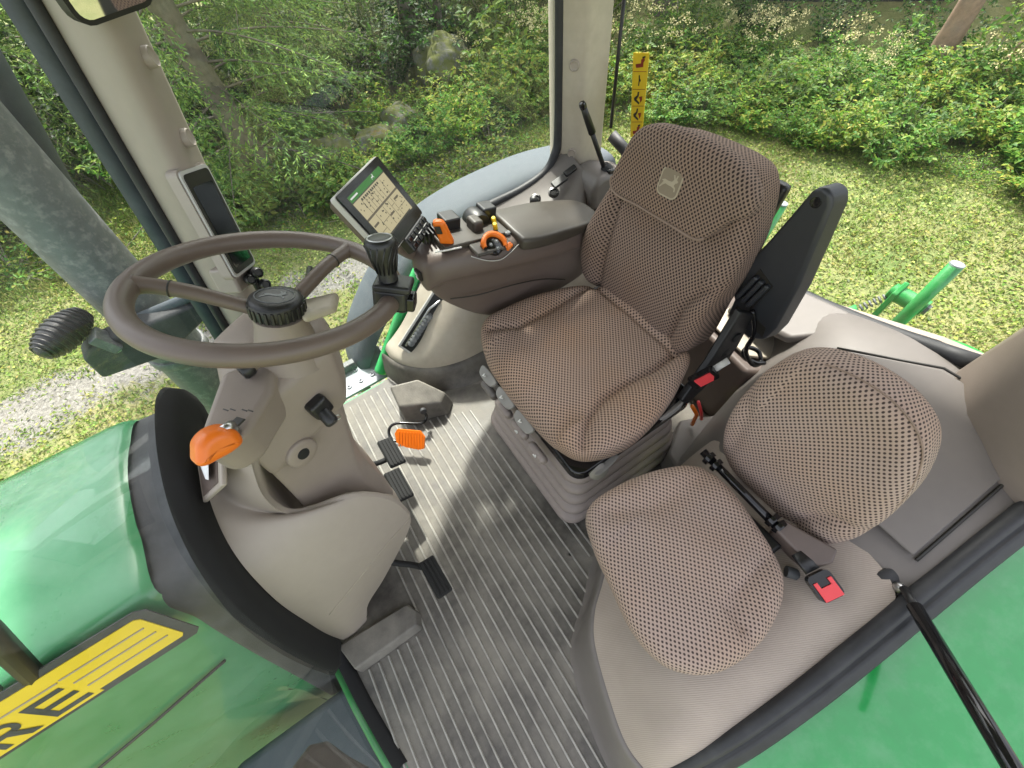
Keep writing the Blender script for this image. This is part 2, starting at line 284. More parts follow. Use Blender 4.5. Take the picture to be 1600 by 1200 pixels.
def tube(name, pts, r, m, parent=None, n=12, closed=False, smooth_n=0, flat=1.0, capr=True):
    if smooth_n: pts = spline(pts, smooth_n, closed)
    P = [Vector(p) for p in pts]; N = len(P)
    rad = r if callable(r) else (lambda t: r)
    T = []
    for i in range(N):
        a = P[i - 1] if (i > 0 or closed) else P[i]; b = P[(i + 1) % N] if (i < N - 1 or closed) else P[i]
        T.append((b - a).normalized())
    up = Vector((0, 0, 1)) if abs(T[0].z) < 0.9 else Vector((1, 0, 0))
    X = up.cross(T[0]).normalized(); v = []; f = []
    for i in range(N):
        X = (X - T[i] * X.dot(T[i])).normalized(); Y = T[i].cross(X); rr = rad(i / max(1, N - 1))
        for k in range(n):
            a = 2 * math.pi * k / n; v.append(P[i] + X * math.cos(a) * rr + Y * math.sin(a) * rr * flat)
    for i in range(N if closed else N - 1):
        for k in range(n):
            a = i * n + k; b = i * n + (k + 1) % n; c = ((i + 1) % N) * n + (k + 1) % n; d = ((i + 1) % N) * n + k; f.append((a, b, c, d))
    if not closed: f += [tuple(range(n - 1, -1, -1)), tuple((N - 1) * n + k for k in range(n))]
    return mesh(name, v, f, m, parent)
def lathe(name, prof, base, axis, m, parent=None, n=32, arc=None):
    """prof: (radius, height) list along axis from base"""
    X, Y, Z = fr(axis); B = Vector(base); v = []; f = []; N = len(prof)
    for r_, h in prof:
        for k in range(n):
            a = 2 * math.pi * k / n; v.append(B + Z * h + X * math.cos(a) * r_ + Y * math.sin(a) * r_)
    for i in range(N - 1):
        for k in range(n): f.append((i * n + k, i * n + (k + 1) % n, (i + 1) * n + (k + 1) % n, (i + 1) * n + k))
    f += [tuple(range(n - 1, -1, -1)), tuple((N - 1) * n + k for k in range(n))]
    o = mesh(name, v, f, m, parent)
    md = o.modifiers.new('es', 'EDGE_SPLIT'); md.split_angle = R(50); return o
def grid(name, rows, m, parent=None, sub=0, solid=0, closed=False, uv=None, smooth=True):
    nr = len(rows); nc = len(rows[0]); v = [p for r_ in rows for p in r_]; f = []
    for i in range(nr - 1):
        for j in range(nc if closed else nc - 1): f.append((i * nc + j, i * nc + (j + 1) % nc, (i + 1) * nc + (j + 1) % nc, (i + 1) * nc + j))
    return mesh(name, v, f, m, parent, sub=sub, solid=solid, smooth=smooth, uv=uv)
def pillow(name, outline, axes, origin, thick, m, parent=None, height=None, rnd=0.03, rings=26, nper=6, back=0.0, uvrot=0):
    """soft pad: closed outline (u, v) in the plane of axes[0], axes[1]; axes[2] points out of the visible face"""
    U, V, W = [Vector(a) for a in axes]; O = Vector(origin)
    out = spline([Vector((a, b, 0)) for a, b in outline], nper, True); n = len(out)
    c = sum(out, Vector()) / n; h = height or (lambda a, b: 0.0)
    prof = []
    for i in range(rings): prof.append((i / (rings - 1), 0, 0))               # scale, out offset, drop
    v = []; uv = []; f = []
    v.append(O + U * c.x + V * c.y + W * h(c.x, c.y)); uv.append((c.x, c.y))
    nrm = []
    for i in range(n):
        t = out[(i + 1) % n] - out[i - 1]; q = Vector((t.y, -t.x, 0)).normalized()
        if q.dot(out[i] - c) < 0: q = -q
        nrm.append(q)
    levels = []
    for i in range(1, rings): levels.append(('t', i / (rings - 1)))
    for k in range(1, 7): levels.append(('r', k / 6))
    for k in range(1, 4): levels.append(('s', k / 3))
    for k in range(1, 5): levels.append(('b', k / 4))
    for kind, t in levels:
        for i in range(n):
            q = out[i]; e = nrm[i]
            if kind == 't': p = c + (q - e * rnd - c) * t; d = 0; off = 0
            elif kind == 'r': a = t * math.pi / 2; p = q - e * rnd * (1 - math.sin(a)); d = rnd * (1 - math.cos(a)); off = rnd * a - rnd * math.sin(a)
            elif kind == 's': p = q.copy(); d = rnd + (thick - 1.6 * rnd) * t; off = rnd * 0.57 + (thick - 1.6 * rnd) * t
            else: a = t * math.pi / 2; p = q - e * rnd * 0.6 * (1 - math.cos(a)); d = thick - 0.6 * rnd * (1 - math.sin(a)); off = rnd * 0.57 + thick - rnd + t * rnd
            hq = h(p.x, p.y) if kind in 'tr' else h((q - e * 0.002).x, (q - e * 0.002).y) * (1 - min(1, (d - rnd) / max(1e-6, thick - rnd)))
            v.append(O + U * p.x + V * p.y + W * (hq - d)); uv.append((p.x + e.x * off, p.y + e.y * off))
    nl = len(levels)
    for i in range(n): f.append((0, 1 + i, 1 + (i + 1) % n))
    for l in range(nl - 1):
        for i in range(n): a = 1 + l * n + i; b = 1 + l * n + (i + 1) % n; f.append((a, a + n, b + n, b))
    f.append(tuple(1 + (nl - 1) * n + i for i in range(n)))
    if U.cross(V).dot(W) < 0: f = [q[::-1] for q in f]
    # keep winding outward
    area = sum(out[i].x * out[(i + 1) % n].y - out[(i + 1) % n].x * out[i].y for i in range(n))
    if area < 0: f = [q[::-1] for q in f]
    return mesh(name, v, f, m, parent, uv=uv)
def segd(px, py, ax_, ay, bx, by):
    dx, dy = bx - ax_, by - ay; t = max(0, min(1, ((px - ax_) * dx + (py - ay) * dy) / (dx * dx + dy * dy + 1e-12)))
    return math.hypot(px - ax_ - dx * t, py - ay - dy * t)
def polyd(x, y, pl): return min(segd(x, y, *pl[i], *pl[i + 1]) for i in range(len(pl) - 1))
def flat_on(name, pts2, O, X, Y, N, m, parent, th=0.0008):
    """thin printed piece on a plane: 2D outline in (X, Y) at O, thickness th along N"""
    O, X, Y, N = map(Vector, (O, X, Y, N)); return prism(name, [O + X * a + Y * b for a, b in pts2], N * th, m, parent, bevel=0)
def rrect(w, h, r, n=4):
    o = []
    for cx, cy, a0 in ((w / 2 - r, h / 2 - r, 0), (-w / 2 + r, h / 2 - r, 90), (-w / 2 + r, -h / 2 + r, 180), (w / 2 - r, -h / 2 + r, 270)):
        for k in range(n + 1): a = R(a0 + 90 * k / n); o.append((cx + r * math.cos(a), cy + r * math.sin(a)))
    return o
DEER = [(-.46, .02), (-.30, .10), (-.10, .08), (.12, .10), (.20, .22), (.10, .40), (.16, .42), (.26, .28), (.30, .44), (.36, .44), (.34, .26), (.44, .20), (.40, .13), (.33, .10), (.28, -.02), (.40, -.10), (.44, -.26), (.38, -.27), (.34, -.14), (.16, -.10), (.02, -.10), (-.20, -.08), (-.34, -.20), (-.46, -.34), (-.50, -.30), (-.40, -.14), (-.34, -.02)]

# ================================================================== THE SETTING: ground
GZ = -1.35
def hnoise(x, y): return 0.05 * math.sin(x * 0.9 + 1.3) * math.cos(y * 0.8) + 0.025 * math.sin(x * 2.3 + y * 1.7)
rows = []
xs = [-150, -60, -30] + list(np.linspace(-16, 22, 77)) + [40, 80, 150]; ys = [-150, -60, -20] + list(np.linspace(-8, 26, 69)) + [45, 80, 150]
for a in xs: rows.append([(a, b, GZ + (hnoise(a, b) if (-16 < a < 22 and -8 < b < 26) else 0) + 0.35 * max(0, min(1, (math.hypot(a - 1, b) - 6) / 6))) for b in ys])
g = grid('ground', [list(c) for c in zip(*rows)], 'ground'); g['kind'] = 'structure'

# ================================================================== THE CAB
def ws(y, z): return -0.45 + (0.17 + 0.06 * ((y - 0.62) / 0.58) ** 2) * z - 0.1 * (1 - ((y - 0.62) / 0.75) ** 2)       # windscreen surface
cab = thing('tractor_cab', 'beige and grey cab shell with dusty windows around the seats', 'tractor cab', (0.3, 0.62, -0.05))
# floor pan under the mat, roof above
fl = [(ws(y, 0), y, -0.012) for y in np.linspace(-0.30, 1.19, 14)] + [(0.0, 1.19, -0.012), (0.2, 1.22, -0.012), (1.2, 1.25, -0.012), (1.25, -0.32, -0.012)]
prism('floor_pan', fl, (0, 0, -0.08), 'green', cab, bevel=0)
rf = [(-0.34, -0.30), (-0.42, 0.62), (-0.34, 1.55), (1.34, 1.55), (1.42, 0.62), (1.34, -0.30)]
prism('roof', [(a, b, 1.74) for a, b in rf], (0, 0, 0.16), 'beige', cab, bevel=0.04)
# right front pillar
def pillar(name, secs, m):
    return grid(name, [s + [s[0]] for s in secs], m, cab)
secs = []
for k in range(9):
    z = -0.02 + 1.80 * k / 8; a = -0.455 + 0.225 * z
    sec = [(a - .012, 1.205), (a + .02, 1.168), (a + .06, 1.128), (a + .085, 1.125), (a + .105, 1.15), (a + .128, 1.215), (a + .13, 1.255), (a + .06, 1.30), (a - .01, 1.26)]
    secs.append([(x, y, z) for x, y in sec])
pa = pillar('windscreen_pillar', secs, 'pillar')
for z, dz in ((1.155, 0), (1.02, 0)):
    a = -0.455 + 0.225 * z
    lathe('cap', [(0.0175, -0.01), (0.0175, 0.005), (0.0150, 0.008), (0.0130, 0.006), (0.006, 0.006)], (a + .119, 1.170, z), (0.93, -0.36, 0.0), 'beige', pa, n=20)
tube('windscreen_pillar_seal', [(-0.455 + 0.225 * z - .006, 1.188, z) for z in np.linspace(-0.02, 1.74, 8)], 0.012, 'rubber', cab, n=8)
secs = []
for k in range(2):
    z = -0.05 + 1.8 * k; a = -0.51 + 0.225 * z
    secs.append([(x, y, z) for x, y in ((a - .002, 1.235), (a + .04, 1.205), (a + .06, 1.28), (a + .02, 1.30))])
grid('pillar_outer_frame', [s + [s[0]] for s in secs], 'frame', cab)
# right rear pillar
secs = []
for k in range(5):
    z = 0.40 + 1.35 * k / 4
    secs.append([(x, y, z) for x, y in ((.935, 1.27), (.945, 1.232), (.985, 1.185), (1.005, 1.18), (1.09, 1.19), (1.105, 1.20), (1.11, 1.26), (1.06, 1.33), (.96, 1.33))])
pc = pillar('rear_pillar', secs, 'dome')
for z in (0.855, 0.585, 0.505):
    lathe('cap', [(0.0165, -0.01), (0.0165, 0.005), (0.0140, 0.008), (0.0120, 0.006), (0.006, 0.006)], (.968, 1.205, z), (-0.72, -0.69, 0), 'beige', pc, n=20)
tube('rear_window_wiper', [(1.135, 1.19, z) for z in (0.62, 0.8, 1.1)], 0.006, 'black', cab, n=6)
# left rear pillar (in view at the right edge)
secs = []
for k in range(6):
    z = 0.46 + 1.29 * k / 5; q = 0.05 * max(0, 0.75 - z)
    secs.append([(x, y, z) for x, y in ((.93 - q, -.335), (.955 - q, -.26), (1.02, -.145), (1.10, -.085 + q), (1.16, -.08), (1.22, -.12), (1.2, -.3), (1.05, -.36))])
pillar('rear_pillar', secs, 'beige2')
# glass: windscreen, right door, rear
rows = []
for y in np.linspace(0.02, 1.19, 18): rows.append([(ws(y, z) - 0.012, y, z) for z in np.linspace(-0.02, 1.72, 10)])
grid('windscreen', rows, 'glassw', cab)
door = [(-.40, -.0), (-.02, -.01), (.06, .06), (.14, .155), (.28, .33), (.42, .46), (.55, .50), (.75, .505), (.86, .515), (.915, .56), (.935, .64), (.94, 1.0), (.95, 1.7), (-.05, 1.7)]
prism('door_glass', [(x, 1.262, z) for x, z in door], (0, 0.004, 0), 'glass2', cab, bevel=0)
rearline = lambda y: 1.165 + 0.09 * (1 - ((y - 0.58) / 0.62) ** 2)
def rearz(y): return 0.345 + 0.20 * max(0, abs(y - 0.52) / 0.62) ** 1.8
rows = []
for y in np.linspace(-0.07, 1.21, 18): rows.append([(rearline(y), y, z) for z in np.linspace(rearz(y), 1.72, 8)])
grid('rear_window', rows, 'glass', cab)
tube('rear_window_seal', [(rearline(y) - 0.012, y, rearz(y) + 0.004) for y in np.linspace(-0.085, 1.2, 24)], 0.021, 'rubber', cab, n=10)
# right door frame: black seal along the rear pillar and over the wheel arch, green cab edge below
arch = [(.948, 1.25, 1.7), (.945, 1.25, 1.0), (.94, 1.25, .66), (.922, 1.25, .575), (.875, 1.25, .525), (.76, 1.25, .502), (.58, 1.25, .497), (.44, 1.245, .463), (.30, 1.24, .34), (.16, 1.235, .165), (.07, 1.23, .055), (0.0, 1.22, -0.005)]
tube('door_seal', arch, 0.016, 'rubber', cab, n=10, smooth_n=6)
tube('arch_edge', [(.47, 1.282, .50), (.42, 1.28, .462), (.28, 1.278, .335), (.14, 1.275, .168), (.045, 1.268, .055), (-0.03, 1.25, -0.02)], 0.028, 'greenedge_sunlit', cab, n=10, smooth_n=6)
# inner wheel arch on the right: scuffed cream dome with an air vent, grey skirt below
ar = spline([(.035, 0, .11), (.05, 0, .135), (.09, 0, .16), (.16, 0, .215), (.28, 0, .345), (.42, 0, .455), (.6, 0, .47), (.8, 0, .47), (1.0, 0, .48)], 5)
def dome_in(x): return .25 * math.sqrt(max(.004, 1 - (max(0, .34 - x) / .31) ** 2))
rows = []; srow = []
for p in ar:
    inn = dome_in(p.x); r_ = []
    for k in range(11):
        a = k / 10 * math.pi / 2; r_.append((p.x, 1.228 - inn * math.sin(a) ** .9, .105 + max(.004, p.z - .105) * math.cos(a) ** .8))
    rows.append(r_); y = 1.228 - inn
    q = -.02 * max(0, 1 - (p.x - .03) / .12)
    srow.append([(p.x + q * .2, y + .006, .108), (p.x + q * .8, y - .016, .104), (p.x + q, y - .026, .05), (p.x + q * 1.6, y - .055, .006)])
dome = grid('wheel_arch_trim', rows, 'dome', cab, sub=1)
srow = [[(.02, 1.225, .110), (.01, 1.222, .104), (.0, 1.218, .05), (-.02, 1.20, .006)]] + srow
grid('arch_skirt', srow, 'mat', cab, sub=1)
# air vent set into the dome
va, vb = Vector((.112, 1.150, .135)), Vector((.335, 1.135, .335)); vd = (vb - va).normalized(); vn = Vector((-.28, -.70, .66)); vn = (vn - vd * vn.dot(vd)).normalized(); vw = vd.cross(vn)
vc = (va + vb) / 2 + vn * 0.034
vent = box('air_vent', vc, (0.285, 0.078, 0.016), 'silver', cab, ax=(vd, vw, vn), bevel=0.005)
box('recess', vc + vn * 0.0065, (0.262, 0.056, 0.006), 'black', vent, ax=(vd, vw, vn), bevel=0.001)
for k in range(9):
    p = vc + vd * (-0.095 + 0.017 * k) + vn * 0.012
    lathe('louvre', [(0.014, -0.004), (0.014, 0.003), (0.007, 0.006)], p, (vn + vd * 0.5), 'exhaust', vent, n=14)
tube('slider', [vc + vd * -0.118 + vn * .010 - vw * .012, vc + vd * 0.07 + vn * .013 - vw * .012, vc + vd * 0.118 + vn * .010 + vw * 0.004], 0.005, 'steel', vent, n=8)
# right side shelf with switches below the window, housing of the park lever
sh = [(.44, 1.03, .40), (.60, 1.03, .42), (.78, 1.05, .44), (.90, 1.08, .475), (.975, 1.10, .53)]
rows = []
for i, p in enumerate(sh):
    top = (.495, .50, .505, .53, .60)[i]
    rows.append([(p[0], p[1] - .03, 0.12), (p[0], p[1] - .012, p[2] - .05), (p[0], p[1], p[2]), (p[0], p[1] + .05, p[2] + .018), (p[0] - .01, 1.195, top - .025), (p[0] - .012, 1.243, top)])
side = grid('side_console', rows, 'grey', cab, sub=2)
def onshelf(u, v): return Vector((.62 + .30 * u, 1.10 + .10 * v, .452 + .065 * u + .028 * v))
su = (onshelf(1, 0) - onshelf(0, 0)).normalized(); sv = (onshelf(0, 1) - onshelf(0, 0)).normalized(); sn = su.cross(sv).normalized()
for u, v, a, b in ((.18, .5, .075, .04), (.86, .62, .06, .03), (1.05, .7, .05, .022)):
    box('switch_panel', onshelf(u, v) + sn * .006, (a, b, .012), 'black', side, ax=(su, sv, sn), bevel=.003)
for k in range(4): box('rocker_switch', onshelf(.10 + .055 * k, .5) + sn * .014, (.013, .034, .008), 'exhaust', side, ax=(su, sv, sn), bevel=.002)
for u, v in ((.50, .62), (.72, .4)):
    lathe('power_socket', [(.020, -.002), (.020, .006), (.014, .007), (.012, .002)], onshelf(u, v) + sn * .002, sn, 'gloss', side, n=20)
lathe('knob', [(.016, 0), (.014, .022), (.009, .026)], onshelf(.46, .55) + sn * .004, sn, 'black', side, n=16)
hp = [(.945, .50), (.955, .535), (.985, .552), (1.03, .55), (1.075, .53), (1.15, .50), (1.17, .46), (1.14, .38), (1.05, .33), (.985, .34), (.955, .41)]
house = prism('lever_housing', [(x, 1.045, z) for x, z in hp], (0, .14, 0), 'grey', cab, bevel=.022, seg=4)
lathe('plug', [(.011, 0), (.011, .006), (.007, .008)], (.965, 1.046, .425), (-.25, -1, 0), 'black', house, n=16)
box('slot', (1.035, 1.075, .548), (.045, .03, .02), 'gloss', house, ax=fr((.25, 0, 1)), bevel=.006)

# left wheel arch trim: ribbed carpet, kick strip, grey rear shelf with lid
B_ = [(.035, -.305, .125), (.025, -.24, .12), (.045, -.16, .12), (.089, -.046, .12), (.135, .012, .12), (.19, .05, .12), (.30, .115, .12), (.52, .17, .12)]
T_ = [(.06, -.315, .15), (.17, -.315, .25), (.33, -.31, .325), (.48, -.305, .375), (.62, -.30, .415), (.665, -.17, .40), (.67, .02, .36), (.67, .16, .30)]
Bs = spline(B_, 4); Ts = spline(T_, 4); rows = []
for i_c, (a, b) in enumerate(zip(Bs, Ts)):
    r_ = []
    for k in range(11):
        s = k / 10; p = a.lerp(b, s); h = (b - a); p = p + Vector((-.02, .03, .10)) * (1 - .75 * (i_c / 28)) * math.sin(math.pi * s) * min(1, h.length / .45); r_.append(tuple(p))
    rows.append(r_)
grid('carpet', rows, 'carpet', cab, sub=1)
K_ = [(-.03, -.30, .003), (-.025, -.24, .003), (-.005, -.15, .003), (.03, -.05, .003), (.085, .005, .003), (.15, .045, .003), (.27, .13, .003), (.5, .19, .003)]
Ks = spline(K_, 4)
rows = [[tuple(k + Vector((-.012, .012, 0))), tuple(k + Vector((0, 0, .012))), tuple(k.lerp(b, .75) + Vector((-.006, .006, .01))), tuple(b + Vector((-.006, .006, .004))), tuple(b + Vector((.004, -.004, -.002)))] for k, b in zip(Ks, Bs)]
grid('kick_strip', rows, 'mat2' if 'mat2' in M else 'grey', cab, sub=1)
shelf = [[(.60, -.31, .385), (.60, -.15, .36), (.60, .02, .32), (.60, .17, .25), (.62, .2, .12)], [(.655, -.31, .425), (.655, -.15, .405), (.655, .02, .37), (.655, .17, .30), (.66, .20, .15)],
         [(.76, -.31, .448), (.76, -.15, .452), (.76, .02, .445), (.76, .19, .40), (.77, .23, .2)],
         [(.98, -.31, .49), (.98, -.15, .495), (.98, .02, .49), (.98, .20, .455), (.98, .26, .2)],
         [(1.10, -.31, .52), (1.10, -.15, .525), (1.10, .02, .515), (1.10, .22, .47), (1.10, .3, .3)],
         [(1.17, -.31, .545), (1.165, -.15, .545), (1.18, .02, .50), (1.20, .22, .42), (1.22, .4, .36)]]
grid('rear_shelf', shelf, 'grey', cab, sub=2)
def lidz(x, y): return .425 + (x - .655) * .21 + .008 - .01 * ((y + .08) / .2) ** 2
lid = [(.70, -.265), (.70, -.08), (.72, .10), (.985, .12), (1.075, -.05), (1.085, -.235), (1.05, -.262)]
v = [(x, y, lidz(x, y) + .004) for x, y in lid]
prism('shelf_lid', v, (0, 0, .006), 'grey', cab, bevel=.003)
tube('lid_gap', [(x, y, lidz(x, y) + .0035) for x, y in [(.70, -.275), (1.055, -.272), (1.097, -.24), (1.087, -.05), (.99, .13)]], .0035, 'ink', cab, n=6)
# beige sill pad and bin below the rear window
pad = [(1.05, .46, .30), (1.02, .24, .375), (1.10, .17, .405), (1.205, .19, .40), (1.225, .44, .345)]
prism('sill_pad', pad, (0, 0, .035), 'grey', cab, bevel=.014, seg=3)
prism('rear_wall', [(1.235, -.3, -.01), (1.235, -.3, .52), (1.235, .0, .47), (1.245, .35, .35), (1.25, .8, .35), (1.24, 1.2, .47), (1.24, 1.2, -.01)], (.02, 0, 0), 'beige2', cab, bevel=0)
bn = [(.93, .50, 0), (.90, .27, 0), (.99, .20, 0), (1.16, .25, 0), (1.16, .52, 0)]
bn_o = prism('storage_bin', bn, (.03, -.01, .285), 'brown', cab, bevel=.015)
prism('bin_cover', [(.985, .47, .292), (.965, .30, .292), (1.03, .235, .292), (1.12, .27, .292), (1.12, .47, .292)], (0, 0, .012), 'dome', cab, bevel=.005)
# small floor tray with a cup recess between the seats
tr = [(.62, .235), (.60, .16), (.72, .12), (.86, .14), (.90, .22), (.74, .30)]
tray = prism('floor_tray', [(x, y, .005) for x, y in tr], (0, 0, .12), 'grey', cab, bevel=.012)
lathe('cup_recess', [(.040, 0), (.040, .003), (.033, .004)], (.775, .185, .124), (0, 0, 1), 'ink', tray, n=24)
# door opening seal on the left, green wheel fender outside it
DS = [(-.05, -.315, .02), (.0, -.315, .075), (.08, -.318, .175), (.20, -.32, .275), (.36, -.322, .345), (.52, -.322, .395), (.66, -.322, .43), (.82, -.325, .465), (.96, -.33, .50), (1.05, -.335, .54)]
ds = spline(DS, 5)
def sweep(name, path, prof, m, parent):
    rows = []
    for i, p in enumerate(path):
        t = (path[min(i + 1, len(path) - 1)] - path[max(i - 1, 0)]).normalized(); out = Vector((0, -1, 0)); nu = out.cross(t).normalized()
        if nu.z < 0: nu = -nu
        rows.append([tuple(p + out * a + nu * b) for a, b in prof])
    return grid(name, rows, m, parent, smooth=True)
sweep('door_seal', ds, [(-.022, -.010), (-.022, .002), (-.016, .011), (-.005, .015), (.004, .011), (.007, .004), (.011, .007), (.017, .008), (.021, .002), (.030, .000), (.036, -.010), (.036, -.03)], 'rubber', cab)

# ================================================================== TRACTOR BODY OUTSIDE THE CAB
fen = thing('rear_fender', 'glossy green rear wheel fender outside the door sill', 'fender', (.5, -.8, .3))
rows = []
for p in spline([(-.10, 0, -.55), (-.09, 0, -.2), (-.05, 0, -.02), (.0, 0, .06), (.08, 0, .155), (.20, 0, .255), (.36, 0, .325), (.52, 0, .375), (.70, 0, .415), (.96, 0, .46), (1.3, 0, .44), (1.6, 0, .3)], 5):
    rows.append([(p.x, -.350, p.z - .012), (p.x, -.40, p.z - .010), (p.x, -.52, p.z - .02), (p.x, -.70, p.z - .035), (p.x, -.86, p.z - .06), (p.x, -.95, p.z - .10), (p.x, -1.0, p.z - .2)])
grid('fender_panel', rows, 'fendergreen', fen, sub=1)
rf_ = thing('wheel_fender', 'dusty blue grey wheel fender outside the right window', 'fender', (.5, 1.6, .3))
rows = []
for p in spline([(-.16, 0, -.5), (-.13, 0, -.12), (-.05, 0, .06), (.07, 0, .20), (.22, 0, .33), (.38, 0, .425), (.56, 0, .465), (.78, 0, .475), (1.0, 0, .465), (1.3, 0, .41)], 5):
    rows.append([(p.x + .02, 1.315, p.z - .05), (p.x, 1.33, p.z), (p.x - .006, 1.42, p.z + .005), (p.x - .006, 1.48, p.z), (p.x, 1.55, p.z - .012), (p.x + .01, 1.60, p.z - .04), (p.x + .02, 1.62, p.z - .14)])
grid('fender_panel', rows, 'fender', rf_, sub=1)
# right step plate
st = thing('step_plate', 'galvanised step plate with round studs outside the far door', 'step', (-.12, 1.35, -.04))
pl_ = box('plate', (-.13, 1.325, -.045), (.30, .19, .012), 'galv', st, bevel=.003)
for i in range(4):
    for j in range(2): lathe('stud', [(.011, 0), (.010, .005), (.005, .006), (.004, .001)], (-.23 + .055 * i, 1.275 + .07 * j, -.039), (0, 0, 1), 'galv', st, n=12)
box('bracket', (-.15, 1.37, -.02), (.09, .03, .04), 'exhaust', st, bevel=.004)
# hood
hood = thing('tractor_hood', 'green engine hood with yellow lettered stripe seen through the windscreen', 'hood', (-1.2, .66, .6))
sec = [(.385, -.75), (.395, -.3), (.402, .15), (.408, .45), (.413, .54), (.419, .605), (.427, .672), (.437, .692), (.47, .700), (.515, .703), (.537, .706), (.56, .714), (.61, .720), (.66, .722), (.71, .720), (.76, .714), (.785, .706), (.805, .703), (.85, .695), (.878, .675), (.893, .62), (.905, .55), (.91, .3), (.915, -.75)]
rows = []
for k, x in enumerate((-.52, -.535, -.60, -.75, -1.0, -1.3, -1.7, -2.1, -2.35)):
    d = 0.0 if x > -1.2 else -.10 * (-(x) - 1.2) ** 1.3; wq = 1 - .03 * max(0, -x - .6); e = -.010 if k == 0 else 0
    rows.append([(x - (.27 * max(0, .58 - z) if k < 3 else 0), .66 + (y - .66) * wq + (e if y > .66 else -e), z + d + e) for y, z in sec])
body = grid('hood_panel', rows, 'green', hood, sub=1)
tube('panel_joint', [(-.64, .399, .34), (-.86, .398, .26), (-1.3, .400, .12), (-2.0, .41, .0)], .004, 'ink', body, n=6)
# decal stripe on the shoulder of the hood side
sx = Vector((-1, 0, -.012)).normalized(); s0 = Vector((-.520, .4110, .644)); sy = Vector((0, .018, .085)).normalized() * 1.12; sn_ = Vector((0, -1, .22)).normalized()
s0 = s0 + sn_ * .012
def strip(name, a, b, c, d, m, par, lift): return flat_on(name, [(a, c), (b, c), (b, d), (a, d)], s0 + sn_ * lift, sx, sy, sn_, m, par, .0015)
dec = flat_on('decal_border', [(.0, -.052), (.012, -.062), (1.25, -.062), (1.25, .060), (.012, .060), (.0, .050)], s0, sx, sy, sn_, 'cowl', hood, .002)
flat_on('decal_stripe', [(.018, -.040), (.024, -.046), (.165, -.046), (.165, -.054), (1.22, -.054), (1.22, .046), (.024, .046), (.018, .040)], s0 + sn_ * .002, sx, sy, sn_, 'yellow', dec, .0015)
for k in range(3): strip('decal_groove', .03, .16, -.024 + .022 * k, -.0215 + .022 * k, 'badge', dec, .0036)
strip('decal_groove', .165, 1.2, .018, .0205, 'badge', dec, .0036)
# letters of the hood decal, read from front to rear
def letter_E(x0, w_, h_): t = .22 * h_; return [[(x0, 0), (x0 + t, 0), (x0 + t, h_), (x0, h_)]] + [[(x0 + t, q), (x0 + w_, q), (x0 + w_, q + t * .8), (x0 + t, q + t * .8)] for q in (0, h_ / 2 - t * .4, h_ - t * .8)]
def letter_arc(x0, w_, y0, y1, t, n=10):
    o = []; i_ = []
    cy = (y0 + y1) / 2; ry = (y1 - y0) / 2; cx = x0 + w_ - ry if w_ > ry else x0
    for k in range(n + 1):
        a = -math.pi / 2 + math.pi * k / n; o.append((cx + ry * math.cos(a), cy + ry * math.sin(a))); i_.append((cx + (ry - t) * math.cos(a), cy + (ry - t) * math.sin(a)))
    q = [[o[k], o[k + 1], i_[k + 1], i_[k]] for k in range(n)]
    q += [[(x0, y0), o[0], i_[0], (x0, y0 + t)], [(x0, y1 - t), i_[-1], o[-1], (x0, y1)]]; return q
def letter_D(x0, w_, h_): t = .22 * h_; return [[(x0, 0), (x0 + t, 0), (x0 + t, h_), (x0, h_)]] + letter_arc(x0 + t, w_ - t, 0, h_, t * .8)
def letter_R(x0, w_, h_): t = .22 * h_; return [[(x0, 0), (x0 + t, 0), (x0 + t, h_), (x0, h_)]] + letter_arc(x0 + t, w_ - t, h_ * .42, h_, t * .8) + [[(x0 + w_ * .45, h_ * .46), (x0 + w_ * .72, h_ * .46), (x0 + w_, 0), (x0 + w_ * .70, 0)]]
def letter(name, polys, off):
    v = []; f = []
    for k, q in enumerate(polys):
        for a, b in q: p = s0 + sx * (off - a) + sy * (b - .047) + sn_ * (.0042 + .00005 * k); v.append(p)
        f.append(tuple(range(len(v) - 4, len(v)))[::1])
    return mesh(name, v, f, 'cowl', dec, smooth=False)
hh = .056
for i, (fn, ) in enumerate(((letter_E,), (letter_R,), (letter_E,), (letter_E,), (letter_D,))):
    letter('letter', fn(0, .058, hh), .232 + .078 * i)
# black cowl between hood and windscreen, with the thick windscreen surround
rows = []
for q in spline([(0, .93, .25), (0, .915, .52), (0, .885, .64), (0, .83, .682), (0, .66, .712), (0, .52, .688), (0, .445, .675), (0, .415, .58), (0, .400, .36), (0, .392, .10), (0, .385, -.2), (0, .375, -.6)], 4):
    y, z = q.y, q.z; xr = ws(y, max(z - .02, 0)) - .02; xf = -.535 - .27 * max(0, .58 - z)
    xf = min(xf, xr - .03)
    r_ = [(xf, y + (.012 if y < .6 else -.0), z - .012)]
    for s in (.0, .25, .5, .75, 1): r_.append((xf + (xr - xf) * s, y - .012 * s * (1 if y < .6 else -1), z + .0 - .012 * math.sin(math.pi * s)))
    rows.append(r_)
grid('cowl', rows, 'cowl', hood, sub=1)
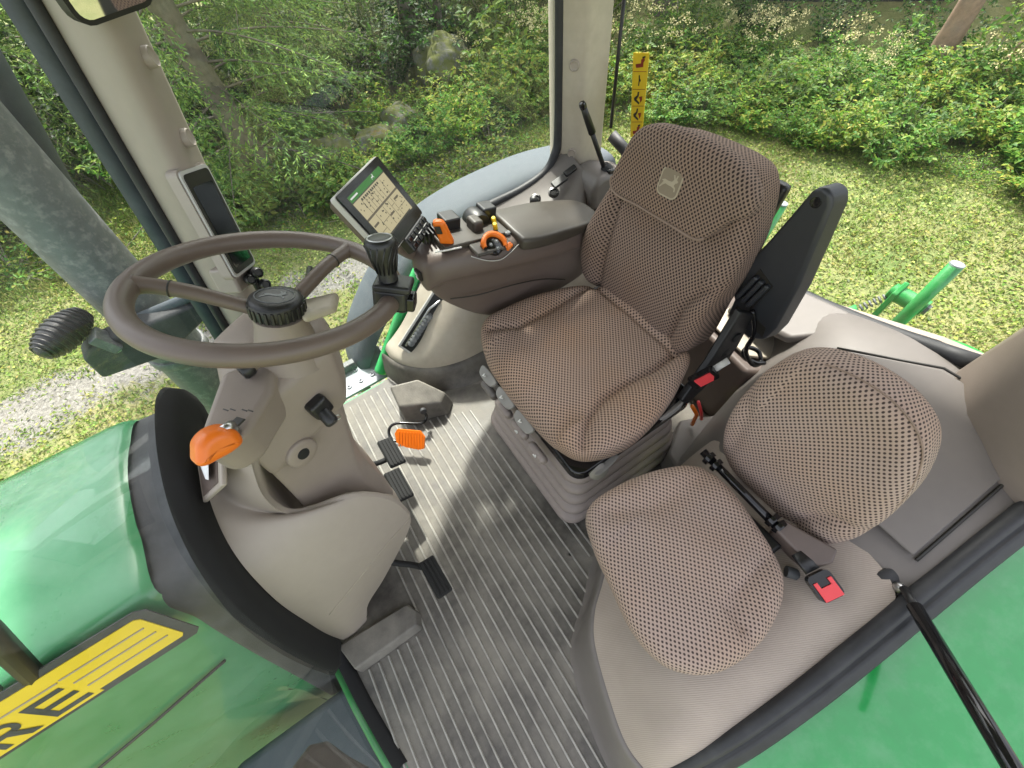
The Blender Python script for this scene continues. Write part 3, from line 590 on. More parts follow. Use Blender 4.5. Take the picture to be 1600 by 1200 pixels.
# inner black surround hugging the lower edge of the windscreen
wsurround = [(y, z) for y, z in ((.845, .60), (.83, .64), (.80, .662), (.76, .672), (.68, .675), (.60, .672), (.54, .662), (.48, .632), (.425, .570), (.39, .455), (.37, .30), (.362, .15), (.350, .02), (.20, -.0), (.02, -.0))]
ss = spline([(ws(y, z) + .004, y, z) for y, z in wsurround], 5)
rows = []
for i, p in enumerate(ss):
    t = (ss[min(i + 1, len(ss) - 1)] - ss[max(i - 1, 0)]).normalized(); nx = Vector((1, 0, -.2)).normalized(); wv = t.cross(nx).normalized()
    kx = 1.0 if p.z > .04 else .25
    rows.append([tuple(p + nx * a - wv * b * kx) for a, b in ((-.02, -.075), (.004, -.060), (.012, -.03), (.016, .01), (.010, .055), (-.03, .085))])
grid('windscreen_surround', rows, 'foam', cab)
tube('cab_front_edge', [(ws(y, 0) - .03, y, -.02) for y in (.34, .2, .1, .0)], .014, 'greendust', cab, n=8)
# grey tank and step seen below the left door glass
tank = prism('fuel_tank', [(-1.1, .33, -.75), (-.62, .33, -.75), (-.60, .33, -.42), (-.66, .33, -.34), (-1.1, .33, -.34)], (0, -.5, 0), 'fender', None, bevel=.03)
tag(tank, 'dusty blue grey tank below the hood beside the floor edge', 'tank')
# wiper arm crossing the windscreen at the left edge of the view
wp = thing('wiper_arm', 'black wiper arm with steel rod lying over the green hood', 'wiper', (-.62, .40, .74))
tube('arm', [(-.700, .42, .685), (-.585, .41, .86), (-.52, .40, .96)], .014, 'black', wp, n=10)
tube('rod', [(-.745, .43, .69), (-.655, .425, .82), (-.63, .45, .90)], .005, 'steel', wp, n=8)
# exhaust stack beside the right front pillar
ex = thing('exhaust_stack', 'thick dusty dark exhaust stack beyond the windscreen pillar', 'exhaust', (-.55, 1.48, .1))
a, b = Vector((-.635, 1.50, .02)), Vector((-.405, 1.50, 1.9))
lathe('pipe', [(.088, 0), (.088, .35), (.086, 1.0), (.085, 1.9)], a, b - a, 'exhaust', ex, n=40)
lathe('collar', [(.094, .30), (.097, .305), (.097, .33), (.094, .335)], a, b - a, 'exhaust', ex, n=40)
pr = thing('pre_cleaner_tube', 'pale grey capped tube standing behind the windscreen frame', 'pipe', (-.40, 1.60, .8))
tube('tube', [(-.52, 1.62, .80), (-.40, 1.62, 1.14), (-.345, 1.62, 1.30)], .030, 'fender', pr, n=16)
lathe('cap', [(.031, 0), (.027, .02), (.012, .03)], (-.345, 1.62, 1.30), (.32, 0, 1), 'silver', pr, n=16)
# work lamp on its bracket
wl = thing('work_lamp', 'oval black ribbed work lamp on a bracket outside the windscreen', 'lamp', (-.70, 1.34, .60))
lc = Vector((-.705, 1.36, .635)); la = Vector((.50, .52, -.02)).normalized(); lu = Vector((-.12, .1, 1)).normalized()
prof = []; rows = []
LX = la; LZ = (lu - LX * lu.dot(LX)).normalized(); LY = LZ.cross(LX)
def ell(i, j, n1, n2, k=1.0):
    th = math.pi * i / n1; ph = 2 * math.pi * j / n2; return lc + (LX * .083 * math.cos(th) + LZ * .042 * math.sin(th) * math.sin(ph) + LY * .05 * math.sin(th) * math.cos(ph)) * k
grid('lamp_body', [[tuple(ell(i, j, 16, 24)) for j in range(24)] for i in range(17)], 'black', wl, closed=True)
for i in range(3, 15):
    t = i / 17
    tube('fin', [ell(i, j, 17, 24, 1.035) for j in range(24)], .0032, 'black', wl, n=6, closed=True)
box('bracket', (-.645, 1.34, .575), (.055, .03, .07), 'exhaust', wl, ax=fr((-.3, 0, 1)), bevel=.004)
ba = thing('lamp_bracket_arm', 'dark steel arm carrying the work lamp to the pillar', 'bracket', (-.5, 1.4, .5))
pr_ = [(-.728, 1.33, .552), (-.69, 1.33, .578), (-.584, 1.33, .576), (-.40, 1.33, .568), (-.378, 1.33, .515), (-.565, 1.33, .442), (-.745, 1.33, .468)]
prism('arm_plate', pr_, (0, .06, .01), 'cowl', ba, bevel=.012)
tube('arm_tube', [(-.60, 1.40, .56), (-.42, 1.36, .58), (-.33, 1.31, .62)], .016, 'fender', ba, n=10)
lathe('bolt', [(.012, 0), (.012, .01), (.006, .012)], (-.640, 1.330, .545), (0, -1, .2), 'steel', ba, n=6)
# interior mirror at the top left
im = thing('interior_mirror', 'black framed interior mirror reflecting greenery at the top corner', 'mirror', (-.08, 1.04, 1.30))
mo = Vector((-.062, 1.02, 1.292)); mn = Vector((.45, -.85, -.12)).normalized(); mX = Vector((.83, .46, -.02)); mX = (mX - mn * mX.dot(mn)).normalized(); mY = mn.cross(mX)
hs_ = flat_on('mirror_housing', rrect(.125, .11, .02), mo - mn * .02, mX, mY, mn, 'black', im, .022)
flat_on('mirror_glass', rrect(.112, .097, .015), mo + mn * .0021, mX, mY, mn, 'mirror', hs_, .001)
tube('stem', [mo - mn * .02, mo - mn * .05 + Vector((0, .02, .1)), mo + Vector((0, .12, .3)), mo + Vector((0.02, .14, .45))], .008, 'black', im, n=8)
# three point linkage behind the rear window
lk = thing('lift_linkage', 'green lift arm with round bar and threaded rod behind the rear window', 'linkage', (2.0, .15, -.3))
tube('lift_bar', [(1.87, .14, -.36), (1.97, .15, -.03), (2.0, .155, .195)], .025, 'greendust', lk, n=20)
lathe('bar_end', [(.0255, 0), (.024, .006), (.018, .007)], (2.0, .155, .193), (.13, .02, 1), 'galv', lk, n=20)
prism('lift_plate', [(1.90, .145, -.32), (1.985, .145, -.20), (2.03, .145, -.05), (2.015, .145, -.0), (1.975, .145, -.03), (1.95, .145, -.13), (1.87, .145, -.28)], (0, .022, 0), 'greendust', lk, bevel=.006)
prism('lift_plate', [(1.90, .225, -.30), (1.985, .225, -.18), (2.035, .225, -.0), (2.015, .225, .04), (1.965, .225, .0), (1.95, .225, -.11), (1.87, .225, -.26)], (0, .022, 0), 'greendust', lk, bevel=.006)
lathe('pivot', [(.035, 0), (.035, .14), (.025, .145)], (2.005, .12, -.02), (0, 1, 0), 'greendust', lk, n=20)
lathe('nut', [(.022, 0), (.022, .012)], (2.005, .12, -.02), (0, -1, 0), 'exhaust', lk, n=6)
tube('turnbuckle', [(1.93, .30, -.12), (1.86, .36, -.22), (1.75, .45, -.36)], .024, 'greendust', lk, n=14)
for k in range(7): p = Vector((1.985, .255, -.045)).lerp(Vector((1.93, .30, -.12)), k / 6); lathe('thread', [(.015, 0), (.018, .004), (.015, .008)], p, (-.55, .45, -.75), 'exhaust', lk, n=14)
bar2 = thing('draft_bar', 'green round bar rising behind the black armrest', 'bar', (2.0, .86, 0))
tube('bar', [(1.90, .86, -.40), (1.98, .855, .11)], .027, 'greendust', bar2, n=16)
lathe('bar_end', [(.028, 0), (.027, .005)], (1.98, .855, .11), (.16, 0, 1), 'galv', bar2, n=16)
tk = lathe('hitch_dome', [(.20, -.25), (.20, -.04), (.19, 0), (.15, .03), (.08, .045), (.02, .05)], (1.95, -.12, -.16), (0, 0, 1), 'greendust', None, n=40)
tag(tk, 'dusty green rounded cover below the rear window corner', 'cover')
rl = thing('rear_lamp', 'dark ribbed rear lamp behind the headrest', 'lamp', (1.55, 1.44, .28))
for k in range(8): lathe('fin', [(.040 - .0012 * abs(k - 3) ** 2, 0), (.040 - .0012 * abs(k - 3) ** 2, .006)], (1.47 + .012 * k, 1.43, .30), (1, -.2, .1), 'cowl', rl, n=24)

# ================================================================== FLOOR MAT
fm = thing('floor_mat', 'worn grey ribbed rubber floor mat with dusty patches', 'floor mat', (-.1, .5, 0))
ol = [(ws(y, 0) + .012, y, -.010) for y in np.linspace(-.30, 1.17, 14)] + [(-.05, 1.175, -.010), (.02, 1.19, -.010), (.10, 1.14, -.010), (.35, 1.0, -.010), (1.2, 1.0, -.010), (1.2, -.29, -.010)]
prism('mat_sheet', ol, (0, 0, .010), 'mat', fm, bevel=0)
def rib(x, y0, y1, w_=.0068, h_=.0058):
    v = [(x - w_ / 2, y0, 0), (x + w_ / 2, y0, 0), (x + w_ / 2, y1, 0), (x - w_ / 2, y1, 0), (x - w_ * .28, y0, h_), (x + w_ * .28, y0, h_), (x + w_ * .28, y1, h_), (x - w_ * .28, y1, h_)]
    return mesh('rib', v, [(4, 5, 6, 7), (0, 1, 5, 4), (1, 2, 6, 5), (2, 3, 7, 6), (3, 0, 4, 7)], 'rib', fm, smooth=False)
def iy(x, tab):
    for (a, b), (c, d) in zip(tab, tab[1:]):
        if a <= x <= c: return b + (d - b) * (x - a) / (c - a)
    return tab[0][1] if x < tab[0][0] else tab[-1][1]
near = [(-.5, -.32), (-.03, -.32), (0., -.17), (.04, -.06), (.10, -.02), (.16, .04), (.215, .09)]
far = [(-.50, .262), (-.325, .258), (-.32, .52), (-.26, .60), (-.255, 1.14), (-.03, 1.14), (-.02, .90), (.08, .88), (.215, .82)]
x = -.478
while x < .216:
    rib(x, iy(x, near), iy(x, far)); x += .0305
for x0, x1, y0, y1 in ((.2395, .2405, .12, .26),):
    for x_ in (.238, .262): rib(x_, .145, .30)
for k in range(4): box('tread_pad', (.35 + .035 * k, .235 - .015 * k, .002), (.020, .10, .006), 'mat', fm, bevel=.002, ax=(Vector((.8, .6, 0)), Vector((-.6, .8, 0)), Vector((0, 0, 1))))
lathe('fixing_hole', [(.016, 0), (.016, .003), (.008, .0035), (.005, .0008)], (.19, .185, .0), (0, 0, 1), 'mat', fm, n=24)
lathe('hole', [(.0055, 0), (.005, .0042)], (.19, .185, .0), (0, 0, 1), 'ink', fm, n=16)
# raised toe board left of the pedals, footrest at the far side
prism('toe_board', [(-.520, .345, .005), (-.497, .262, .005), (-.30, .262, .005), (-.285, .30, .005), (-.30, .33, .005)], (-.006, .016, .030), 'mat', fm, bevel=.006)
v = [(-.045, .925, .0), (.115, .865, .0), (.160, .905, .0), (.085, 1.01, .0), (-.035, 1.035, .0), (-.035, .945, .105), (.105, .88, .085), (.145, .91, .085), (.08, .995, .135), (-.025, 1.02, .15)]
mesh('foot_rest', v, [(4, 3, 2, 1, 0), (5, 6, 7, 8, 9), (0, 1, 6, 5), (1, 2, 7, 6), (2, 3, 8, 7), (3, 4, 9, 8), (4, 0, 5, 9)], 'mat', fm, bevel=.010, seg=3)

# ================================================================== STEERING CONSOLE
con = thing('steering_console', 'beige steering console rising from floor to wheel', 'console', (-.3, .6, 0))
# big left hand shell: strips between the windscreen edge and the lip around the column block
F_ = [(-.416, .733, .647), (-.417, .664, .66), (-.417, .604, .663), (-.416, .557, .662), (-.416, .502, .648), (-.417, .454, .619), (-.422, .416, .565), (-.437, .386, .465), (-.461, .373, .32), (-.487, .367, .175), (-.510, .368, .02)]
L_ = [(-.268, .502, .795), (-.312, .497, .690), (-.322, .496, .592), (-.290, .496, .550), (-.215, .491, .518), (-.162, .486, .425), (-.150, .477, .315), (-.173, .465, .232), (-.314, .425, .114), (-.388, .392, .098), (-.431, .376, .02)]
Fs_, Ls_ = spline(F_, 4), spline(L_, 4); rows = []; lip = []
for i_, (a, b) in enumerate(zip(Fs_, Ls_)):
    r_ = [tuple(a)]
    for k in range(1, 8):
        t = k / 8; e = (b - a); bul = min(.022, e.length * .10) * math.sin(math.pi * t); r_.append(tuple(a.lerp(b, t) + Vector((-.15, -.85, .5)).normalized() * bul))
    r_.append(tuple(b)); rows.append(r_)
    lip.append([tuple(b), tuple(b + Vector((.003, .008, .003))), tuple(b + Vector((.004, .014, -.002))), tuple(b + Vector((.003, .017, -.014))), tuple(b + Vector((-.01, .03, -.06))), tuple(b + Vector((-.02, .14, -.10)))])
sh_ = grid('side_shell', rows, 'beige', con, sub=1)
grid('shell_lip', lip, 'beige', sh_, sub=1)
tube('seam', [Vector(rows[32][2]) + Vector((0, -.001, .001)), Vector(rows[30][4]) + Vector((0, -.0005, .001)), Vector(rows[28][6]) + Vector((0, -.0003, .001)), Vector(rows[26][8]) + Vector((0, -.001, .001))], .0010, 'dome', con, n=5, smooth_n=4)
# column block with the round emblem
def ring(z, A, B, C, D, E_, F2, r=.012):
    P = [Vector((*q, z)) for q in (A, B, C, D, E_, F2)]; o = []
    for i_ in range(6):
        p, a, b = P[i_], P[i_ - 1], P[(i_ + 1) % 6]; q = min(r, (a - p).length * .45, (b - p).length * .45)
        o += [tuple(p + (a - p).normalized() * q), tuple(p + ((a - p).normalized() + (b - p).normalized()) * q * .30), tuple(p + (b - p).normalized() * q)]
    return o
rg = [ring(.30, (-.335, .51), (-.185, .515), (-.155, .56), (-.18, .74), (-.22, .80), (-.38, .80)),
      ring(.385, (-.335, .515), (-.175, .520), (-.150, .565), (-.18, .74), (-.22, .80), (-.38, .80)),
      ring(.425, (-.33, .518), (-.180, .538), (-.160, .595), (-.18, .74), (-.22, .80), (-.37, .80)),
      ring(.47, (-.322, .512), (-.184, .556), (-.164, .62), (-.17, .75), (-.22, .80), (-.32, .80)),
      ring(.55, (-.308, .520), (-.158, .583), (-.146, .64), (-.15, .76), (-.21, .81), (-.30, .80)),
      ring(.64, (-.295, .525), (-.128, .603), (-.118, .655), (-.125, .765), (-.20, .81), (-.285, .79)),
      ring(.715, (-.288, .528), (-.118, .606), (-.10, .665), (-.11, .77), (-.20, .81), (-.28, .785))]
top_ = [tuple(Vector(p).lerp(Vector((-.21, .68, p[2] + .012)), .12)) for p in rg[-1]]; top2 = [tuple(Vector(p).lerp(Vector((-.21, .68, .73)), .6)) for p in rg[-1]]
blk = grid('column_block', rg + [top_, top2], 'beige2', con, closed=True, sub=1)
ec = Vector((-.2225, .5400, .688)); en = Vector((.395, -.90, .06)).normalized()
em = lathe('emblem_boss', [(.032, -.012), (.032, .002), (.028, .0055), (.012, .0050)], ec, en, 'beige2', con, n=36)
lathe('emblem_centre', [(.0125, 0), (.0115, .0022), (.003, .0026)], ec + en * .0048, en, 'black', em, n=28)
# upper pod below the wheel and the left hand lever wing
rg = [ring(.688, (-.282, .522), (-.108, .598), (-.088, .662), (-.10, .78), (-.18, .825), (-.265, .78)),
      ring(.696, (-.288, .515), (-.101, .590), (-.078, .660), (-.09, .79), (-.18, .83), (-.27, .785)),
      ring(.76, (-.282, .522), (-.084, .596), (-.060, .665), (-.075, .79), (-.18, .83), (-.268, .785)),
      ring(.828, (-.275, .535), (-.066, .608), (-.046, .68), (-.06, .79), (-.18, .825), (-.262, .78)),
      ring(.838, (-.265, .545), (-.074, .616), (-.056, .685), (-.07, .785), (-.18, .815), (-.255, .77))]
top2 = [tuple(Vector(p).lerp(Vector((-.19, .68, .86)), .6)) for p in rg[-1]]
top3 = [tuple(Vector(p).lerp(Vector((-.19, .68, .862)), .97)) for p in top2]
pod = grid('column_cover', rg + [top2, top3], 'beige2', con, closed=True, sub=1)
wing = [(-.240, .640, .872), (-.296, .528, .874), (-.298, .492, .874), (-.272, .476, .872), (-.238, .484, .869), (-.180, .555, .856), (-.15, .64, .848)]
wg = prism('lever_wing', wing, (-.010, .012, -.085), 'beige2', con, bevel=.018, seg=4)
for pts in ([(-.232, .520), (-.222, .508), (-.252, .492), (-.262, .504)], [(-.268, .528), (-.258, .516), (-.276, .502), (-.286, .514)]):
    prism('gate_slot', [(x, y, .8765 + (-.25 - x) * .07) for x, y in pts], (0, 0, .0035), 'ink', wg, bevel=.001)
for x, y in ((-.236, .540), (-.246, .547), (-.212, .520), (-.220, .527)): box('gate_mark', (x, y, .8755), (.010, .002, .0012), 'ink', wg, ax=(Vector((.6, -.8, 0)), Vector((.8, .6, 0)), Vector((0, 0, 1))), bevel=0)
ip = lathe('indicator_panel', [(.030, 0), (.030, .0020), (.027, .0028)], (-.100, .632, .842), (.06, 0, 1), 'beige', pod, n=24)
for k, (dx, dy) in enumerate(((-.022, -.016), (-.008, -.012), (.008, -.006), (.020, .004), (.0, .012))):
    p = Vector((-.100 + dx, .630 + dy, .8462))
    for a, b in ((-1, 0), (1, 0), (0, 1), (0, -1)): box('indicator_mark', p + Vector((a * .003, b * .003, 0)), (.0014 if a else .006, .006 if a else .0014, .0012), 'white', pod, bevel=0)
kc = Vector((-.145, .568, .752)); kn = Vector((.40, -.90, .05)).normalized()
kb = box('key_switch', kc, (.040, .044, .030), 'black', con, ax=fr(kn), bevel=.008)
lathe('key_barrel', [(.013, 0), (.013, .026), (.010, .030)], kc + kn * .012 + Vector((-.004, 0, -.008)), kn + Vector((-.2, 0, -.5)), 'black', kb, n=20)
tube('key_ring', [kc + kn * .028 + Vector((.006 + .006 * math.cos(a), 0, -.026 + .007 * math.sin(a))) for a in np.linspace(0, 6.28, 14)[:-1]], .0012, 'steel', kb, n=5, closed=True)
# orange reverser lever
tube('lever_stem', [(-.246, .503, .862), (-.238, .496, .892), (-.246, .488, .898)], .008, 'steel', con, n=10)
hx = Vector((-.90, -.30, .42)).normalized(); hy_ = Vector((.25, .40, .80)); hy_ = (hy_ - hx * hy_.dot(hx)).normalized(); hn_ = hx.cross(hy_).normalized()
if hn_.y > 0: hn_ = -hn_
pillow('lever_handle', [(-.026, -.012), (-.010, -.020), (.012, -.022), (.030, -.022), (.038, -.014), (.034, .000), (.027, .014), (.010, .023), (-.010, .021), (-.024, .008)], (hx, hy_, hn_), (-.254, .470, .892), .036, 'orange', con, rnd=.014, rings=6, nper=5, height=lambda a, b: .004)
TRAY = [(-.388, .672, .687), (-.400, .552, .676), (-.322, .505, .752), (-.295, .57, .777)]
# document tray with papers on the shoulder of the shell
tn = Vector((-.69, -.08, .72)).normalized(); tc_ = [Vector(q) for q in TRAY]; tc_ = [q + tn * .010 for q in tc_]
tr_ = prism('tray_rim', tc_, tn * .010, 'beige', con, bevel=.004)
cen = sum(tc_, Vector()) / 4
prism('tray_recess', [cen + (q - cen) * .78 + tn * .0095 for q in tc_], tn * .0016, 'brown', tr_, bevel=0)
prism('paper', [cen + (tc_[0] - cen) * .55 + tn * .014, cen + (tc_[1] - cen) * .25 + tn * .012, cen + (tc_[2] - cen) * .55 + tn * .02, cen + (tc_[3] - cen) * .7 + tn * .022], tn * .001, 'paper', tr_, bevel=0)
# column neck up to the wheel hub, and its tilt lever
wc = Vector((-.089, .667, .958)); wN = Vector((.370, .128, 1.0)).normalized()
lathe('column_neck', [(.066, -.150), (.052, -.11), (.044, -.075), (.042, -.056), (.036, -.054)], wc, wN, 'beige2', con, n=32)
prism('tilt_lever', [wc + Vector(q) for q in ((.01, -.045, -.045), (.065, -.02, -.075), (.085, .03, -.085), (.02, .02, -.06))], (0, 0, -.02), 'dome', con, bevel=.008)
for s_, q in ((-1, (-.055, -.02, -.07)),):
    tube('stalk', [wc + Vector((-.03, -.02, -.08)), wc + Vector((-.09, -.05, -.085)), wc + Vector((-.115, -.06, -.08))], .011, 'beige2', con, n=12)
    lathe('stalk_grip', [(.013, 0), (.015, .004), (.015, .016), (.012, .02)], wc + Vector((-.10, -.055, -.083)), (-.8, -.3, .1), 'black', con, n=12)
tube('stalk', [wc + Vector((.02, .06, -.09)), wc + Vector((.05, .14, -.11)), wc + Vector((.06, .18, -.12))], .007, 'black', con, n=8)

# ================================================================== STEERING WHEEL
sw = thing('steering_wheel', 'brown two spoke steering wheel with black spinner knob', 'steering wheel', tuple(wc))
wX, wY, wZ = fr(wN, (0, 1, 0)); RAD = .195
def onw(a, r_, h=0): return wc + (wX * math.cos(a) + wY * math.sin(a)) * r_ + wZ * h
tube('rim', [onw(2 * math.pi * k / 96, RAD) for k in range(96)], .0165, 'wheel', sw, n=20, closed=True)
def ang(px): v = Vector(px) - wc; return math.atan2(v.dot(wY), v.dot(wX))
for a_ in (159.4, 33.0):
    a_ = R(a_); side_ = (wX * -math.sin(a_) + wY * math.cos(a_))
    pts = spline([onw(a_, .03, -.045), onw(a_, .07, -.030), onw(a_, .12, -.012), onw(a_, .165, -.002), onw(a_, .188, 0)], 4)
    tube('spoke', pts, lambda t: .0125 + .004 * max(0, (t - .75) * 4) ** 2, 'wheel', sw, n=14)
    tube('spoke_joint', [onw(a_, .143, -.0065), onw(a_, .1455, -.006)], .0136, 'ink', sw, n=14)
hb = wc - wZ * .052
hub = lathe('hub_cap', [(.040, 0), (.0435, .004), (.0435, .024), (.041, .030), (.034, .0335), (.020, .0345), (.006, .0348)], hb, wZ, 'black', sw, n=48)
for k in range(26):
    a_ = 2 * math.pi * k / 26; p = hb + (wX * math.cos(a_) + wY * math.sin(a_)) * .0437
    box('knurl', p + wZ * .0125, (.0040, .0056, .022), 'black', hub, ax=((wX * math.cos(a_) + wY * math.sin(a_)), (wX * -math.sin(a_) + wY * math.cos(a_)), wZ), bevel=.0014, seg=1)
dX = Vector((.86, -.5, 0)); dX = (dX - wZ * dX.dot(wZ)).normalized(); dY = wZ.cross(dX)
tube('hub_ring', [hb + wZ * .0342 + (dX * math.cos(a) * .031 + dY * math.sin(a) * .026) for a in np.linspace(0, 2 * math.pi, 33)[:-1]], .0009, 'exhaust', hub, n=6, closed=True)
flat_on('hub_emblem', [(a * .042, b * .034) for a, b in DEER], hb + wZ * .0347, dX, dY, wZ, 'exhaust', hub, .0006)
# spinner knob clamped on the rim
ka = R(-33); kp = onw(ka, RAD); kr = (wX * math.cos(ka) + wY * math.sin(ka)); kt = (wX * -math.sin(ka) + wY * math.cos(ka))
sk = box('knob_clamp', kp + wZ * .004, (.058, .044, .044), 'black', sw, ax=(kr, kt, wZ), bevel=.009, seg=3)
box('clamp_plate', kp + wZ * .027 + kr * .004, (.062, .050, .014), 'black', sk, ax=(kr, kt, wZ), bevel=.005)
box('clamp_latch', kp + kr * .032 - wZ * .002, (.016, .034, .026), 'gloss', sk, ax=(kr, kt, wZ), bevel=.004)
lathe('spinner_knob', [(.016, 0), (.015, .012), (.017, .026), (.022, .042), (.0255, .056), (.0255, .064), (.022, .069), (.012, .071)], kp + wZ * .034 + kr * -.004, wZ + Vector((-.12, .1, 0)), 'black', sk, n=40)
kz = (wZ + Vector((-.12, .1, 0))).normalized(); kk = kp + wZ * .034 + kr * -.004
for k in range(14):
    a_ = 2 * math.pi * k / 14; f1, f2, f3 = fr(kz); e = f1 * math.cos(a_) + f2 * math.sin(a_); e2 = f1 * math.cos(a_ + .5) + f2 * math.sin(a_ + .5)
    tube('grip_ridge', [kk + kz * .014 + e * .0155, kk + kz * .036 + (e * .7 + e2 * .3).normalized() * .0205, kk + kz * .060 + e2 * .0258], .0016, 'black', sk, n=5)
tube('knob_ring', [kk + kz * .0695 + (fr(kz)[0] * math.cos(a) + fr(kz)[1] * math.sin(a)) * .019 for a in np.linspace(0, 6.2832, 29)[:-1]], .0014, 'steel', sk, n=6, closed=True)

# ================================================================== PEDALS
def pad(name, c, X, Y, N, w_, l_, th, n, m, parent):
    o = box(name, c, (w_, l_, th), m, parent, ax=(X, Y, N), bevel=.005)
    for k in range(n):
        box('tread', c + X * (-w_ / 2 + w_ * (k + .5) / n) + N * (th / 2 + .002), (w_ / n * .55, l_ * .94, .006), m, o, ax=(X, Y, N), bevel=.0018, seg=1)
    return o
def pedal(name, label, c, X, Y, w_, l_, n, arm):
    t = thing(name, label, 'pedal', tuple(c)); X = Vector(X).normalized(); Y = Vector(Y); Y = (Y - X * Y.dot(X)).normalized(); N = X.cross(Y)
    if N.z < 0: N = -N
    pad('pad', c, X, Y, N, w_, l_, .014, n, 'foam', t)
    tube('arm', arm, .009, 'foam', t, n=10, smooth_n=4)
    return t
pedal('brake_pedal', 'upper black ribbed brake pedal beside the orange pad', Vector((-.128, .760, .155)), (1, .02, -.35), (0, 1, 0), .055, .115, 5, [(-.14, .75, .145), (-.19, .75, .16), (-.26, .74, .24)])
pedal('brake_pedal', 'lower black ribbed brake pedal in front of the console', Vector((-.155, .640, .155)), (1, .02, -.35), (0, 1, 0), .055, .115, 5, [(-.165, .64, .145), (-.22, .64, .16), (-.28, .64, .24)])
pedal('clutch_pedal', 'black ribbed clutch pedal left of the console', Vector((-.182, .333, .145)), (1, .05, -.35), (-.02, 1, 0), .048, .115, 4, [(-.195, .37, .135), (-.225, .405, .115), (-.27, .44, .135), (-.31, .47, .20)])
ap = thing('accelerator_pedal', 'orange pad on a bent black rod on the floor', 'pedal', (-.05, .84, .02))
tube('rod', [(.035, .875, .09), (.035, .875, .055), (.005, .86, .060), (-.07, .905, .075), (-.105, .90, .075), (-.115, .86, .07), (-.085, .825, .065)], .0055, 'gloss', ap, n=10, smooth_n=5)
lathe('grommet', [(.012, 0), (.012, .012), (.008, .014)], (.035, .885, .095), (0, -1, .2), 'rubber', ap, n=16)
oX = Vector((.72, -.60, 0)).normalized(); oY = Vector((.4, .48, .55)); oY = (oY - oX * oY.dot(oX)).normalized(); oN = oX.cross(oY)
if oN.z < 0: oN = -oN
op = flat_on('pad', [(-.062, .018), (-.052, .036), (.035, .034), (.052, .012), (.05, -.03), (.03, -.036), (-.02, -.03), (-.055, -.014)], Vector((-.052, .812, .075)), oX, oY, oN, 'orange', ap, .009)
for k in range(9): box('tread', Vector((-.052, .812, .075)) + oX * (-.045 + .011 * k) + oN * .010, (.0035, .055, .003), 'orange', op, ax=(oX, oY, oN), bevel=0)

# ================================================================== DRIVER SEAT
ds_ = thing('driver_seat', 'brown dotted driver seat on a rubber bellows base', 'seat', (.5, .52, 0))
# bellows: stacked rounded rectangles with deep folds
def rr3(cx, cy, hx, hy, r, z, n=6): return [(cx + a, cy + b, z) for a, b in rrect(2 * hx, 2 * hy, r, n)]
rows = []; NF = 6; FP = ((0, -.009), (.07, -.007), (.15, .004), (.3, .010), (.55, .011), (.8, .006), (.93, -.004))
for i in range(NF):
    for ph, o_ in FP:
        t = (i + ph) / NF; rows.append(rr3(.478 - .012 * (1 - t), .495, .176 + .060 * (1 - t) + o_, .188 + .062 * (1 - t) + o_, .055, .03 + .285 * t))
rows.append(rr3(.478, .495, .175, .195, .05, .315))
grid('bellows', [r_ + [r_[0]] for r_ in rows], 'bellows', ds_)
prism('base_plate', rr3(.478, .495, .20, .215, .05, .002), (0, 0, .03), 'mat', ds_, bevel=.004)
fp = prism('seat_frame', rr3(.482, .500, .215, .230, .04, .318), (0, 0, .045), 'gloss', ds_, bevel=.008)
# control panel along the front of the base with rounded buttons
for k, y in enumerate((.69, .605, .515, .42)):
    b_ = box('control_button', (.244, y, .285 - .0 * k), (.028, .075, .042), 'bellows' if k else 'grey', ds_, ax=(Vector((1, 0, .25)).normalized(), Vector((0, 1, 0)), Vector((-.25, 0, 1)).normalized()), bevel=.013, seg=4)
    if k in (2, 3): box('symbol', (.2285, y - .005, .296), (.004, .012, .004), 'white', b_, bevel=0); box('symbol', (.2285, y - .010, .302), (.004, .004, .012), 'white', b_, bevel=0)
for k, y in enumerate((.700, .60, .50)):
    lv = pillow('adjust_lever', [(-.038, -.012), (-.02, -.02), (.02, -.02), (.038, -.010), (.036, .012), (-.036, .012)], ((0, 1, 0), (.85, 0, .53), (-.53, 0, .85)), (.252, y, .352), .014, 'greylever', ds_, rnd=.005, rings=5, nper=4)
    box('symbol', (.243, y, .357), (.003, .003, .012), 'white', lv, ax=fr((-.5, 0, .85)), bevel=0); box('symbol', (.243, y + .006, .357), (.003, .010, .003), 'white', lv, ax=fr((-.5, 0, .85)), bevel=0)
lathe('adjust_knob', [(.006, -.02), (.026, -.01), (.028, 0), (.022, .006), (.006, .008)], (.335, .262, .335), (-.25, -.9, .5), 'greylever', ds_, n=28)
k2 = pillow('adjust_lever', [(-.035, -.014), (.0, -.022), (.035, -.018), (.04, .01), (-.03, .014)], ((.95, .05, .2), (.1, -.85, .4), (.0, -.42, .9)), (.355, .262, .352), .014, 'greylever', ds_, rnd=.005, rings=5, nper=4)
pillow('adjust_lever', [(-.045, -.012), (.0, -.022), (.045, -.016), (.045, .010), (-.04, .012)], ((1, 0, .05), (0, -.85, .4), (0, .42, .9)), (.60, .285, .362), .014, 'greylever', ds_, rnd=.005, rings=5, nper=4)
